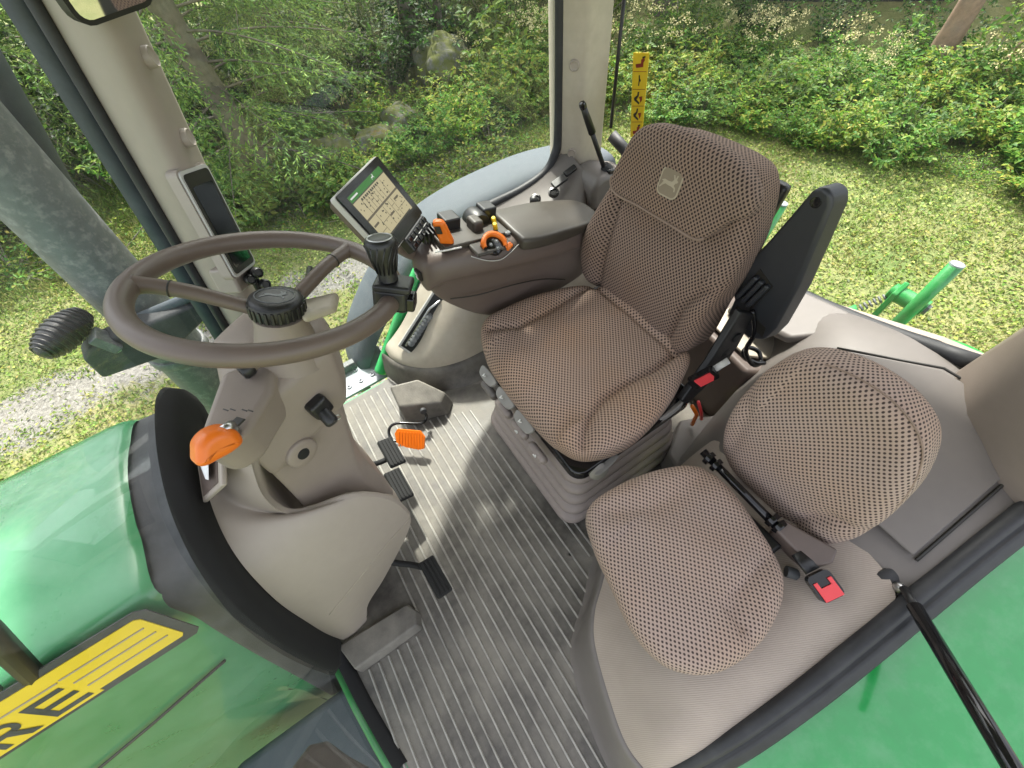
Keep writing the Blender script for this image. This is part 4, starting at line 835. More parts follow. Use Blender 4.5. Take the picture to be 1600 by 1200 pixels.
# cushion
cush = [(.325, .835), (.275, .74), (.262, .62), (.262, .48), (.272, .375), (.300, .308), (.365, .268), (.45, .258), (.56, .276), (.66, .312), (.735, .36), (.752, .46), (.757, .56), (.745, .67), (.72, .735), (.64, .785), (.53, .822), (.42, .842)]
seamR = [(.735, .735), (.62, .742), (.50, .735), (.40, .745), (.33, .79)]
seamL = [(.735, .385), (.62, .375), (.53, .385), (.445, .385), (.375, .36), (.32, .315)]
seamB = [(.70, .38), (.705, .56), (.70, .735)]
def ch(x, y):
    d1 = polyd(x, y, seamR); d2 = polyd(x, y, seamL); d3 = polyd(x, y, seamB); h = 0
    h += -.013 * math.exp(-(d1 / .010) ** 2) - .015 * math.exp(-(d2 / .011) ** 2) - .010 * math.exp(-(d3 / .008) ** 2)
    if y > .74 and x < .74: h += .012 * min(1, d1 / .05)
    if y < .375: h += .022 * min(1, d2 / .045)
    h += -.03 * max(0, (.36 - x) / .10) ** 2 + .006 * math.sin((x - .3) * 5) + (.012 * max(0, (x - .70) / .05))
    h += .0025 * math.sin(x * 31 + y * 17) * math.sin(y * 27 - x * 9)
    return h
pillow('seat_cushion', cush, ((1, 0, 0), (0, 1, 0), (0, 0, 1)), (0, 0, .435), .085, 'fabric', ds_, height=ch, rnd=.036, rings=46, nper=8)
# backrest: plane leaning back 12 degrees; u = y, v = along the slope
al = R(12); bV = Vector((math.sin(al), 0, math.cos(al))); bU = Vector((0, 1, 0)); bW = Vector((-math.cos(al), 0, math.sin(al))); bO = Vector((.725, 0, .43))
bo = [(.380, -.005), (.364, .05), (.370, .17), (.376, .30), (.392, .38), (.420, .445), (.47, .474), (.60, .476), (.70, .46), (.755, .41), (.80, .33), (.835, .19), (.842, .07), (.815, -.01), (.74, -.03), (.60, -.035), (.45, -.03)]
sL = [(.44, -.04), (.43, .06), (.432, .14), (.405, .20), (.345, .24)]
sR = [(.735, -.04), (.742, .10), (.748, .20), (.765, .30), (.79, .33)]
def bh(u, v):
    d1 = polyd(u, v, sL); d2 = polyd(u, v, sR); h = -.013 * math.exp(-(d1 / .011) ** 2) - .013 * math.exp(-(d2 / .010) ** 2)
    if u < .42 and v < .22: h += .024 * min(1, d1 / .05)
    if u > .745: h += .020 * min(1, d2 / .04)
    h += .018 * math.exp(-((v - .12) / .12) ** 2) - .012 * math.exp(-((v - .30) / .10) ** 2) + .002 * math.sin(u * 29 + v * 21)
    return h
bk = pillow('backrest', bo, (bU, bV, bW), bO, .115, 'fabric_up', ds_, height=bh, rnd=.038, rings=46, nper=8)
box('back_shell', bO + bU * .59 + bV * .22 - bW * .12, (.38, .44, .03), 'black', ds_, ax=(bU, bV, -bW), bevel=.012)
# head flap over the upper backrest
ho = [(.792, .325), (.780, .298), (.745, .290), (.68, .298), (.60, .302), (.535, .304), (.49, .304), (.465, .312), (.448, .335), (.424, .375), (.392, .405), (.398, .445), (.45, .480), (.54, .494), (.65, .490), (.73, .465), (.772, .385)]
def hh_(u, v): return .012 * math.exp(-((u - .58) / .18) ** 2) + .022 * max(0, (v - .33) / .2) - .03 * max(0, (v - .435) / .06) ** 2
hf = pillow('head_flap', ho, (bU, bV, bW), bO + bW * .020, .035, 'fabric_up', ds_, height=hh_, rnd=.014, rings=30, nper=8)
oo = spline([Vector((a, b, 0)) for a, b in ho], 8, True); cc = sum(oo, Vector()) / len(oo)
tube('piping', [bO + bW * (.020 + hh_(*(cc + (p - cc) * .975).xy) - .004) + bU * (cc + (p - cc) * .985).x + bV * (cc + (p - cc) * .985).y for p in oo[:60]], .0032, 'piping', hf, n=6)
bc = (.590, .395); bz = .020 + hh_(*bc) + .0012; bX = (bU * -1 + bV * .05).normalized(); bY = bV
bd = flat_on('badge', rrect(.062, .066, .016, 5), bO + bW * (bz - .001) + bU * bc[0] + bV * bc[1], bX, bY, bW, 'badge', hf, .0022)
flat_on('badge_ground', rrect(.055, .058, .013, 5), bO + bW * (bz + .0014) + bU * bc[0] + bV * bc[1], bX, bY, bW, 'badge2', bd, .0006)
flat_on('badge_emblem', [(a * .050, b * .050) for a, b in DEER], bO + bW * (bz + .0022) + bU * bc[0] + bV * bc[1], bX, bY, bW, 'badge', bd, .0006)
# fold-up armrest on the left of the backrest, with adjuster wheel
ao = [(.374, .50), (.350, .474), (.290, .470), (.256, .495), (.248, .55), (.258, .68), (.278, .80), (.290, .868), (.302, .888), (.322, .894), (.337, .882), (.348, .83), (.368, .74), (.398, .63), (.396, .58), (.376, .55)]
lean = Vector((.055, 0, 1)).normalized()
def ap_(y, z, dx=0): return Vector((.868 + .02 * (z - .5) + dx, y, z))
arm = prism('armrest', [ap_(y, z) for y, z in ao], (.050, -.010, -.004), 'armblack', ds_, bevel=.012, seg=4)
prism('armrest_recess', [ap_(y, z, -.0012) for y, z in ((.374, .575), (.322, .558), (.304, .650), (.352, .672))], (.002, 0, 0), 'ink', arm, bevel=0)
for k in range(3):
    q = (.355 - .0165 * k, .615 - .002 * k)
    box('adjuster_wheel', ap_(q[0], q[1], -.006), (.022, .014, .082), 'armblack', arm, ax=(Vector((1, 0, -.1)), Vector((0, 1, .22)).normalized(), Vector((.1, -.22, 1)).normalized()), bevel=.006, seg=3)
lathe('armrest_hole', [(.011, 0), (.011, .003), (.008, .0035)], ap_(.318, .862, .002), (-1, 0, .1), 'gloss', arm, n=20)
for y0 in (.355, .290): prism('armrest_slot', [ap_(y, z, -.0010) for y, z in ((y0, .512), (y0 - .03, .504), (y0 - .025, .535), (y0 + .005, .543))], (.002, 0, 0), 'ink', arm, bevel=0)
# seat side bracket, buckle, cable
prism('side_bracket', [(.80, .335, .60), (.86, .325, .56), (.84, .315, .46), (.78, .30, .385), (.66, .29, .345), (.64, .30, .375), (.74, .32, .45)], (0, -.022, 0), 'black', ds_, bevel=.006)
for x, z in ((.815, .505), (.795, .455)): lathe('bracket_knob', [(.015, 0), (.015, .006), (.010, .008)], (x, .300, z), (-.2, -1, .1), 'black', ds_, n=20)
kX = Vector((.55, -.35, .75)).normalized(); kN = Vector((-.30, -.80, .55)); kN = (kN - kX * kN.dot(kX)).normalized(); kY = kN.cross(kX); kO = Vector((.70, .285, .445))
bu = flat_on('buckle', rrect(.075, .038, .008), kO, kX, kY, kN, 'gloss', ds_, .018)
flat_on('release_button', [(-.018, -.014), (.020, -.014), (.028, -.004), (.028, .014), (-.018, .014)], kO + kN * .0182, kX, kY, kN, 'red', bu, .004)
tube('buckle_stalk', [kO + kX * .03, kO + kX * .075 - kN * .005], .010, 'silver', bu, n=8, flat=.4)
tube('cable', [(.86, .315, .565), (.87, .285, .50), (.875, .28, .42), (.895, .25, .37), (.93, .245, .355), (.945, .27, .37), (.92, .295, .385), (.89, .285, .385), (.90, .25, .375), (.93, .235, .365)], .0065, 'gloss', ds_, n=8, smooth_n=6)
tube('air_hose', [(.70, .27, .30), (.74, .26, .22), (.75, .26, .14)], .006, 'orange', ds_, n=8); tube('air_hose', [(.725, .27, .30), (.755, .255, .22), (.77, .25, .17)], .005, 'red', ds_, n=8)
tube('recline_lever', [(.60, .875, .455), (.70, .87, .47), (.78, .86, .49)], .014, 'black', ds_, n=8, flat=.6)

# ================================================================== INSTRUCTOR SEAT
ps = thing('instructor_seat', 'pale dotted fold-down passenger seat beside the door', 'seat', (.4, 0, .3))
pc_ = [(.228, .185), (.190, .12), (.168, .03), (.150, -.06), (.162, -.135), (.215, -.188), (.290, -.208), (.37, -.205), (.445, -.178), (.492, -.13), (.515, -.05), (.532, .03), (.528, .09), (.495, .13), (.42, .165), (.32, .19)]
pR = [(.50, .09), (.42, .085), (.34, .10), (.26, .15)]; pL = [(.42, -.115), (.37, -.12), (.325, -.135), (.30, -.165), (.29, -.205)]
pL = [(.475, -.10), (.42, -.115), (.365, -.122), (.33, -.145), (.318, -.20)]
def ph_(x, y):
    d1 = polyd(x, y, pR); d2 = polyd(x, y, pL); h = -.005 * math.exp(-(d1 / .020) ** 2) - .007 * math.exp(-(d2 / .016) ** 2)
    if y > .10: h += .010 * min(1, d1 / .04)
    if y < -.11 and x > .32: h += .004 * min(1, d2 / .04) - .006
    h += .010 * math.exp(-(((x - .33) / .16) ** 2 + (y / .13) ** 2)) + .002 * math.sin(x * 40 + y * 23); return h
pillow('seat_cushion', pc_, ((1, 0, 0), (0, 1, 0), (0, 0, 1)), (0, 0, .435), .075, 'fabric_pale', ps, height=ph_, rnd=.034, rings=40, nper=8)
lb = R(8); qU = Vector((0, 1, 0)); qV = Vector((math.sin(lb), 0, math.cos(lb))); qW = Vector((-math.cos(lb), 0, math.sin(lb))); qO = Vector((.605, 0, .40))
pb = [(.110, -.03), (.136, .03), (.152, .10), (.160, .19), (.152, .27), (.125, .328), (.070, .362), (.0, .374), (-.062, .362), (-.112, .325), (-.150, .25), (-.172, .16), (-.180, .07), (-.175, .0), (-.158, -.045), (-.10, -.06), (.0, -.06), (.07, -.05)]
qL = [(-.095, -.05), (-.105, .03), (-.125, .085), (-.19, .12)]; qR = [(.09, -.05), (.105, .06), (.12, .16), (.175, .22)]
def qh(u, v):
    d1 = polyd(u, v, qL); d2 = polyd(u, v, qR); h = -.009 * math.exp(-(d1 / .014) ** 2) - .005 * math.exp(-(d2 / .016) ** 2)
    if u < -.10 and v < .10: h += .003 * min(1, d1 / .03) - .004
    if u > .11: h += .006 * min(1, d2 / .03)
    h += .014 * math.exp(-((v - .12) / .13) ** 2) + .002 * math.sin(u * 37 + v * 23); return h
pbk = pillow('backrest', pb, (qU, qV, qW), qO, .085, 'fabric_pale', ps, height=qh, rnd=.034, rings=40, nper=8)
oo2 = spline([Vector((a, b, 0)) for a, b in pb], 8, True)
tube('seam', [qO + qU * p.x * .978 + qV * (.17 + (p.y - .17) * .978) + qW * -.0135 for p in oo2[46:104]], .0016, 'piping', pbk, n=5)
tube('hinge_tube', [(.552, .135, .415), (.545, -.09, .415)], .010, 'gloss', ps, n=14)
for y in (.12, .098, -.06, -.078): lathe('hinge_collar', [(.017, 0), (.018, .003), (.017, .012)], (.550, y, .415), (0, -1, 0), 'gloss', ps, n=20)
hgx = [(.532, -.085, .425), (.562, -.075, .43), (.600, -.180, .43), (.570, -.192, .428), (.532, -.175, .42)]
prism('hinge_cover', hgx, (.004, 0, -.055), 'brown', ps, bevel=.006)
prism('seat_pedestal', [(.20, -.10, .20), (.54, -.12, .24), (.54, .12, .22), (.24, .10, .15)], (0, 0, .15), 'black', ps, bevel=.01)
b2X = Vector((-.15, -.95, -.12)).normalized(); b2N = Vector((-.30, -.25, .90)); b2N = (b2N - b2X * b2N.dot(b2X)).normalized(); b2Y = b2N.cross(b2X); b2O = Vector((.525, -.208, .408))
pbu = flat_on('buckle', rrect(.052, .048, .010), b2O, b2X, b2Y, b2N, 'gloss', ps, .020)
flat_on('release_button', [(-.020, -.019), (-.008, -.019), (-.008, -.008), (-.003, -.008), (-.003, .010), (-.008, .010), (-.008, .019), (-.020, .019)][0:0] or [(-.012, -.019), (.024, -.019), (.024, .019), (-.012, .019), (-.012, .011), (.0, .011), (.0, -.011), (-.012, -.011)], b2O + b2N * .0202, b2X, b2Y, b2N, 'red', pbu, .004)
tube('buckle_strap', [b2O - b2X * .03 + b2N * .008, b2O - b2X * .07 + b2N * .002], .018, 'black', pbu, n=8, flat=.3)
lathe('seat_latch', [(.012, 0), (.012, .02), (.008, .024)], (.500, -.155, .385), (.6, -.8, 0), 'cowl', ps, n=16)

# ================================================================== RIGHT ARMREST CONSOLE
ac = thing('armrest_console', 'brown armrest control console with orange levers right of the seat', 'armrest console', (.5, .93, .4))
cs = [((.205, .585), (.222, .66), (.252, .692)), ]
yn = {0: .895, 1: .875, 2: .845, 3: .83, 4: .835, 5: .85}
st_ = [(.212, .902, .985, .595, .655, .600), (.235, .882, 1.005, .52, .685, .640), (.30, .862, 1.012, .44, .686, .640), (.40, .842, 1.015, .345, .668, .622), (.55, .832, 1.012, .335, .636, .588), (.70, .835, 1.008, .33, .602, .548), (.80, .848, 1.00, .33, .575, .52), (.835, .87, .985, .37, .55, .50)]
rows = []
for x, y0, y1, zb, zt, zs in st_:
    rows.append([(x, y0 + .045, zb), (x - .0, y0 + .028, zb + .01), (x, y0 + .012, zb + (zs - zb) * .55), (x, y0 + .006, zs - .035), (x, y0 - .006, zs - .028), (x, y0 - .004, zs), (x, y0 + .010, zt - .012), (x, y0 + .030, zt), (x, y1 - .03, zt + .004), (x, y1 - .006, zt - .012), (x, y1, zs - .02), (x, y1 - .01, zb + .02), (x, y1 - .03, zb)])
f0 = [tuple(Vector(p).lerp(Vector((.205, .945, .61)), .55)) for p in rows[0]]; f0 = [(.207, b, c) for a, b, c in f0]
f1 = [tuple(Vector(p).lerp(Vector((.838, .93, .46)), .6)) for p in rows[-1]]
grid('console_shell', [f0] + rows + [f1], 'brown', ac, closed=True, sub=2)
def top(x, y, dz=0): return Vector((x, y, .70 - .232 * (x - .235) + dz + .004))
tX_ = Vector((1, 0, -.232)).normalized(); tZ_ = Vector((.232, 0, 1)).normalized(); tY_ = Vector((0, 1, 0)); TA = (tX_, tY_, tZ_)
# arm pad
apd = [(.515, .822), (.50, .86), (.50, .985), (.56, 1.005), (.70, 1.0), (.80, .985), (.835, .93), (.825, .86), (.75, .832), (.62, .815)]
pillow('arm_pad', [((x - .5), y) for x, y in apd], (tX_, tY_, tZ_), top(.5, 0, .018), .036, 'olive', ac, rnd=.011, rings=10, nper=5, height=lambda a, b: -.018 * max(0, (a - .15) / .2) + .006 * math.exp(-((b - .94) / .05) ** 2))
# switch deck and ribbed block
box('switch_deck', top(.39, .945, .004), (.21, .12, .018), 'olive', ac, ax=TA, bevel=.005)
for k in range(5): box('deck_rib', top(.262 + .012 * k, .975 - .002 * k, .012), (.006, .062, .03), 'black', ac, ax=TA, bevel=.002)
box('hydraulic_block', top(.355, .985, .022), (.05, .055, .045), 'black', ac, ax=TA, bevel=.006)
lathe('roller_switch', [(.030, 0), (.034, .01), (.034, .045), (.030, .055)], top(.435, 1.005, .012), (0, -1, 0), 'black', ac, n=28)
box('roller_guard', top(.415, .945, .020), (.035, .05, .045), 'olive', ac, ax=TA, bevel=.01)
box('control_tower', top(.475, .985, .026), (.045, .05, .05), 'black', ac, ax=TA, bevel=.006)
for k in range(2): lathe('yellow_switch', [(.007, 0), (.007, .022), (.005, .026)], top(.478 - .014 * k, .945 - .03 * k, .012), (-.2, -.3, 1), 'yellow', ac, n=12)
# gear selector lever, orange
gs = top(.305, .905, -.004)
ol_ = pillow('selector_lever', [(-.016, .0), (.016, .0), (.0175, .03), (.016, .06), (.009, .07), (-.009, .07), (-.016, .06), (-.0175, .03)], ((.85, -.5, -.1), (-.12, .10, 1), (-.5, -.85, .05)), gs + Vector((.0, -.005, .012)), .020, 'orange', ac, rnd=.007, rings=6, nper=4)
box('lever_button', gs + Vector((-.012, .0, .062)), (.016, .004, .022), 'ink', ol_, ax=(Vector((.85, -.5, -.1)).normalized(), Vector((.5, .85, 0)).normalized(), Vector((-.05, .1, 1)).normalized()), bevel=.002)
tube('selector_scale', [top(.262, .887, .0065), top(.29, .882, .007), top(.335, .879, .0065)], .0025, 'white', ac, n=6)
# throttle dial plate
box('dial_plate', top(.415, .872, .0), (.12, .085, .012), 'olive', ac, ax=TA, bevel=.01)
dc = top(.418, .850, .004); dn = (tZ_ + Vector((0, -.55, 0))).normalized(); d1_, d2_, _ = fr(dn)
lathe('dial', [(.026, -.006), (.026, .006), (.022, .008), (.006, .009)], dc, dn, 'gloss', ac, n=32)
rows = []
for k in range(29):
    a = R(-52) + R(210) * k / 28; e = d1_ * math.cos(a) + d2_ * math.sin(a); wv = .013 if 3 < k < 26 else .010
    rows.append([tuple(dc + e * r_ + dn * h) for r_, h in ((.026, -.004), (.026, .012), (.030, .016), (.026 + wv, .014), (.026 + wv, -.004), (.026, -.004))])
grid('dial_ring', rows, 'orange', ac)
box('dial_tab', dc + (d1_ * math.cos(R(-45)) + d2_ * math.sin(R(-45))) * .042 + dn * .006, (.024, .016, .014), 'orange', ac, ax=(d1_, d2_, dn), bevel=.004)
for k in range(3):
    a = R(20 + 120 * k); p = dc + (d1_ * math.cos(a) + d2_ * math.sin(a)) * .012 + dn * .0092; lathe('dial_mark', [(.0062, 0), (.0055, .0012)], p, dn, 'exhaust', ac, n=14); box('dial_symbol', p + dn * .0018, (.005, .0016, .001), 'white', ac, ax=(d1_, d2_, dn), bevel=0)
for x, y in ((.362, .90), (.47, .90), (.485, .89)): lathe('push_button', [(.010, 0), (.010, .005), (.007, .007)], top(x, y, .006), tZ_, 'exhaust', ac, n=18)
tube('trim_line', [top(.35, .862, -.018), top(.385, .842, -.03), top(.425, .834, -.034), top(.465, .84, -.022), top(.50, .845, -.006), top(.535, .838, -.004)], .0014, 'silver', ac, n=6, smooth_n=4)
tube('side_crease', [(.26, .872, .545), (.34, .848, .53), (.45, .8355, .512), (.56, .832, .475), (.66, .838, .41)], .002, 'ink', ac, n=5, smooth_n=4)
box('console_button', (.208, .925, .63), (.012, .03, .03), 'ink', ac, bevel=.003)
for k in range(2): box('button_mark', (.2012, .925, .622 + .015 * k), (.002, .012, .006), 'white', ac, bevel=0)

# ================================================================== MONITOR on the console
mo_ = thing('touch_monitor', 'tilted touch monitor showing beige and green screen on armrest console', 'monitor', (.2, .98, .75))
mR = Matrix(((.719, -.289, .632), (.687, .438, -.581), (-.109, .851, .513))); mx_, my_, mz_ = mR.col[0].normalized(), mR.col[1].normalized(), mR.col[2].normalized()
mc = Vector((.198, .976, .824)); W_, H_ = .21, .168
fb = flat_on('bezel', rrect(W_, H_, .006, 3), mc - mz_ * .006, mx_, my_, mz_, 'gloss', mo_, .006)
flat_on('trim', rrect(W_ + .006, H_ + .006, .008, 3), mc - mz_ * .022, mx_, my_, mz_, 'silver', mo_, .016)
v = []
for s_, d in ((1.02, .022), (.90, .052)):
    for a, b in ((-1, -1), (1, -1), (1, 1), (-1, 1)): v.append(mc + mx_ * a * W_ / 2 * s_ + my_ * b * H_ / 2 * s_ - mz_ * d)
mesh('back_cover', v, [(0, 1, 2, 3), (7, 6, 5, 4), (0, 4, 5, 1), (1, 5, 6, 2), (2, 6, 7, 3), (3, 7, 4, 0)], 'brown', mo_, bevel=.006)
M['scr'] = emit_mat('screen paper', (.60, .52, .30), .19); M['scrg'] = emit_mat('screen green', (.03, .20, .02), .20); M['scrd'] = emit_mat('screen dark', (.12, .095, .055), .2); M['scrk'] = emit_mat('screen ink', (.02, .018, .012), .4); M['scrw'] = emit_mat('screen white', (.75, .75, .70), .22)
SW, SH = .165, .122
def scr(name, x0, y0, x1, y1, m, lift, par): return flat_on(name, [(x0 * SW - SW / 2, y0 * SH - SH / 2 + .006), (x1 * SW - SW / 2, y0 * SH - SH / 2 + .006), (x1 * SW - SW / 2, y1 * SH - SH / 2 + .006), (x0 * SW - SW / 2, y1 * SH - SH / 2 + .006)], mc + mz_ * lift, mx_, my_, mz_, m, par, .0002)
s1 = scr('screen', 0, 0, 1, 1, 'scr', .0002, mo_)
scr('screen_header', 0, .88, 1, 1, 'scrg', .0005, s1); scr('header_line', 0, .86, 1, .88, 'scrk', .0005, s1)
scr('screen_bar', 0, .47, 1, .51, 'scrd', .0005, s1); scr('screen_footer', 0, 0, .93, .035, 'scrk', .0005, s1)
for x in (.19, .27, .35, .43, .51, .59, .67, .80): scr('screen_line', x, .52, x + .006, .82, 'scrk', .0005, s1)
for x in (.22, .45, .62, .72): scr('screen_line', x, .06, x + .006, .46, 'scrk', .0005, s1)
for k in range(10): scr('screen_icon', .20 + .055 * k, .785, .235 + .055 * k, .83, 'scrk', .0005, s1)
for x0, y0, x1, y1 in ((.02, .31, .16, .35), (.46, .22, .60, .26), (.77, .36, .91, .40), (.02, .15, .21, .16), (.24, .25, .44, .26), (.63, .33, .71, .34), (.74, .2, .97, .21)): scr('screen_field', x0, y0, x1, y1, 'scrd', .0005, s1)
rnd_ = random.Random(3)
for k in range(60):
    a, b = rnd_.uniform(.02, .95), rnd_.choice([rnd_.uniform(.06, .44), rnd_.uniform(.54, .76)]); wq = rnd_.uniform(.012, .03); scr('screen_glyph', a, b, a + wq, b + rnd_.uniform(.015, .035), rnd_.choice(['scrk', 'scrd']), .0005, s1)
flat_on('header_text', [(-.078, .058), (-.045, .058), (-.045, .0615), (-.078, .0615)], mc + mz_ * .0008, mx_, my_, mz_, 'scrw', s1, .0002)
flat_on('header_logo', [(.035 + a * .014, .0605 + b * .014) for a, b in DEER], mc + mz_ * .0008, mx_, my_, mz_, 'scrw', s1, .0002)
kb_c = mc - my_ * (H_ / 2 + .022) - mz_ * .012 + mx_ * .035
kp_ = box('keypad', kb_c, (.125, .042, .03), 'black', mo_, ax=(mx_, my_, mz_), bevel=.006)
for i in range(6):
    for j in range(2): box('key', kb_c + mx_ * (-.05 + .020 * i) + my_ * (-.010 + .019 * j) + mz_ * .0165, (.015, .012, .005), 'gloss', kp_, ax=(mx_, my_, mz_), bevel=.002, seg=1)
for i in range(3): box('key_line', kb_c + mx_ * (-.03 + .033 * i) + mz_ * .0165, (.022, .0018, .002), 'white', kp_, ax=(mx_, my_, mz_), bevel=0)
tube('stalk', [mc - my_ * .07 - mz_ * .045, mc - my_ * .10 - mz_ * .05, Vector((.225, .975, .665)), Vector((.262, .955, .645))], .020, 'brown', mo_, n=12, smooth_n=4)

# ================================================================== PILLAR DISPLAY
pd = thing('pillar_display', 'tall narrow dark display mounted on the front pillar', 'display', (-.15, 1.11, .75))
pR_ = Matrix(((.508, .165, .845), (.801, .270, -.535), (-.317, .948, .005))); px_, py_, pz_ = pR_.col[0].normalized(), pR_.col[1].normalized(), pR_.col[2].normalized()
pcn = Vector((-.150, 1.113, .863)); PW, PH = .093, .232
flat_on('housing', rrect(PW + .014, PH + .012, .014), pcn - pz_ * .030, px_, py_, pz_, 'beige', pd, .024)
fb = flat_on('front_frame', rrect(PW + .006, PH + .004, .011), pcn - pz_ * .0055, px_, py_, pz_, 'silver', pd, .0045)
flat_on('dark_bezel', rrect(PW - .006, PH - .010, .009), pcn - pz_ * .0010, px_, py_, pz_, 'ink', pd, .002)
flat_on('screen', [(a, b - .006) for a, b in rrect(PW - .022, PH - .050, .004)], pcn + pz_ * .0011, px_, py_, pz_, 'screen_off', pd, .0006)
prism('mount', [pcn - py_ * .10 - px_ * .03 - pz_ * .02, pcn - py_ * .17 - px_ * .02 - pz_ * .03, pcn - py_ * .17 + px_ * .05 - pz_ * .03, pcn - py_ * .10 + px_ * .03 - pz_ * .02], -pz_ * .06, 'beige', pd, bevel=.008)
sp2 = thing('socket_cluster', 'three black round sockets below the pillar display', 'sockets', (-.16, 1.1, .70))
sb = box('socket_plate', (-.172, 1.105, .705), (.06, .02, .07), 'black', sp2, ax=fr((.2, 0, 1)), bevel=.008)
for x, y, z in ((-.180, 1.085, .725), (-.156, 1.085, .735), (-.158, 1.08, .700)):
    lathe('socket', [(.011, -.01), (.013, .0), (.013, .022), (.010, .026), (.008, .020)], (x, y, z), (.3, -.85, .35), 'black', sp2, n=18)

# ================================================================== SMALL THINGS IN THE CAB
pk = thing('park_lever', 'black lever with grooved grip rising from grey housing by the pillar', 'lever', (1.03, 1.08, .54))
tube('rod', [(1.035, 1.085, .53), (.99, 1.09, .63), (.955, 1.095, .71)], .008, 'black', pk, n=12)
tube('grip', [(.962, 1.094, .695), (.935, 1.097, .755), (.922, 1.099, .785)], lambda t: .0125 - .003 * t, 'black', pk, n=14)
lathe('tip', [(.011, 0), (.0115, .01), (.009, .018), (.004, .02)], (.924, 1.099, .78), (-.4, .05, .9), 'gloss', pk, n=16)
lathe('boot', [(.024, 0), (.02, .012), (.011, .026)], (1.036, 1.084, .545), (-.38, .03, .9), 'rubber', pk, n=20)
stk = thing('warning_sticker', 'yellow strip sticker with pictograms on the rear window', 'sticker', (1.19, 1.1, .5))
q0 = [Vector(cam.location) + (Vector(p) - Vector(cam.location)) * .90 for p in ((1.3, 1.285, .780), (1.3, 1.212, .797), (1.3, 1.183, .527), (1.3, 1.244, .505))] if False else [Vector((1.172, 1.160, .845)), Vector((1.172, 1.092, .860)), Vector((1.172, 1.066, .620)), Vector((1.172, 1.121, .600))]
sX = (q0[1] - q0[0]); sH = (q0[3] - q0[0])
prism('sticker_sheet', q0, (-.0015, 0, 0), 'yellow', stk, bevel=0)
def sp(u, v, l=-.002): return q0[0] + sX * u + sH * v + (q0[2] - q0[3] - sX) * u * v + Vector((l, 0, 0))
def spoly(name, pts, m): return prism(name, [sp(a, b) for a, b in pts], (-.0006, 0, 0), m, stk, bevel=0)
for k in range(1, 5): spoly('divider', [(.06, .2 * k - .003), (.94, .2 * k - .003), (.94, .2 * k + .003), (.06, .2 * k + .003)], 'inkred')
for k in range(5):
    o = .2 * k
    if k in (0, 4): spoly('pictogram', [(.2, o + .12), (.55, o + .11), (.55, o + .07), (.75, o + .05), (.78, o + .08), (.70, o + .10), (.70, o + .15), (.25, o + .16)], 'inkred'); spoly('pictogram', [(.62, o + .04), (.80, o + .03), (.80, o + .05), (.62, o + .06)], 'ink')
    elif k == 1: spoly('pictogram', [(.45, o + .04), (.52, o + .04), (.54, o + .08), (.60, o + .09), (.60, o + .11), (.53, o + .11), (.50, o + .16), (.44, o + .16), (.47, o + .10)], 'ink')
    else: spoly('pictogram', [(.2, o + .10), (.42, o + .07), (.45, o + .03), (.55, o + .03), (.52, o + .08), (.38, o + .12), (.62, o + .16), (.58, o + .18), (.22, o + .13)], 'ink'); spoly('pictogram', [(.55, o + .09), (.80, o + .08), (.78, o + .13), (.68, o + .16), (.64, o + .12)], 'inkred')
gs_ = thing('gas_strut', 'black gas strut of the open door crossing the green fender', 'gas strut', (.645, -.285, .40))
lathe('ball_socket', [(.030, 0), (.030, .004), (.022, .008), (.012, .010)], (.640, -.282, .402), (-.25, -.25, .94), 'black', gs_, n=24)
lathe('ball', [(.004, 0), (.010, .004), (.011, .012), (.006, .02)], (.640, -.287, .410), (-.25, -.45, .8), 'steel', gs_, n=16)
A_, B2 = Vector((.634, -.292, .432)), Vector((.37, -.515, .63))
tube('rod', [A_, A_.lerp(B2, .12)], .0075, 'black', gs_, n=14)
tube('cylinder', [A_.lerp(B2, .10), B2], .0125, 'gloss', gs_, n=20)
gh = thing('grab_handle', 'dark brown grab handle at the foot of the near windscreen pillar', 'handle', (-.47, .10, .3))
prism('handle_body', [(-.45, .095, .575), (-.45, .132, .459), (-.45, .128, .399), (-.45, .093, .340), (-.45, .035, .22), (-.45, -.03, .22), (-.45, -.01, .56)], (-.03, .0, -.02), 'brown', gh, bevel=.016, seg=4)

# ================================================================== VEGETATION
rng = np.random.RandomState(11)
def unit(a): return a / (np.linalg.norm(a, axis=-1, keepdims=True) + 1e-9)
def leafmesh(name, P, D, N, L, W, colr, fold=.18, droop=.15, mid=.45):
    n = len(P); D = unit(D); S = unit(np.cross(D, N)); N = np.cross(S, D); L = np.broadcast_to(np.asarray(L).reshape(-1, 1), (n, 1)); W = np.broadcast_to(np.asarray(W).reshape(-1, 1), (n, 1))
    V = np.empty((n, 4, 3), np.float32)
    V[:, 0] = P; V[:, 1] = P + D * L * mid + S * W / 2 + N * W * fold; V[:, 2] = P + D * L - N * L * droop; V[:, 3] = P + D * L * mid - S * W / 2 + N * W * fold
    idx = np.arange(n) * 4; F = np.empty((n, 2, 3), np.int32); F[:, 0] = np.stack([idx, idx + 1, idx + 2], 1); F[:, 1] = np.stack([idx, idx + 2, idx + 3], 1)
    return rawmesh(name, V.reshape(-1, 3), F.reshape(-1, 3), np.repeat(colr, 4, axis=0))
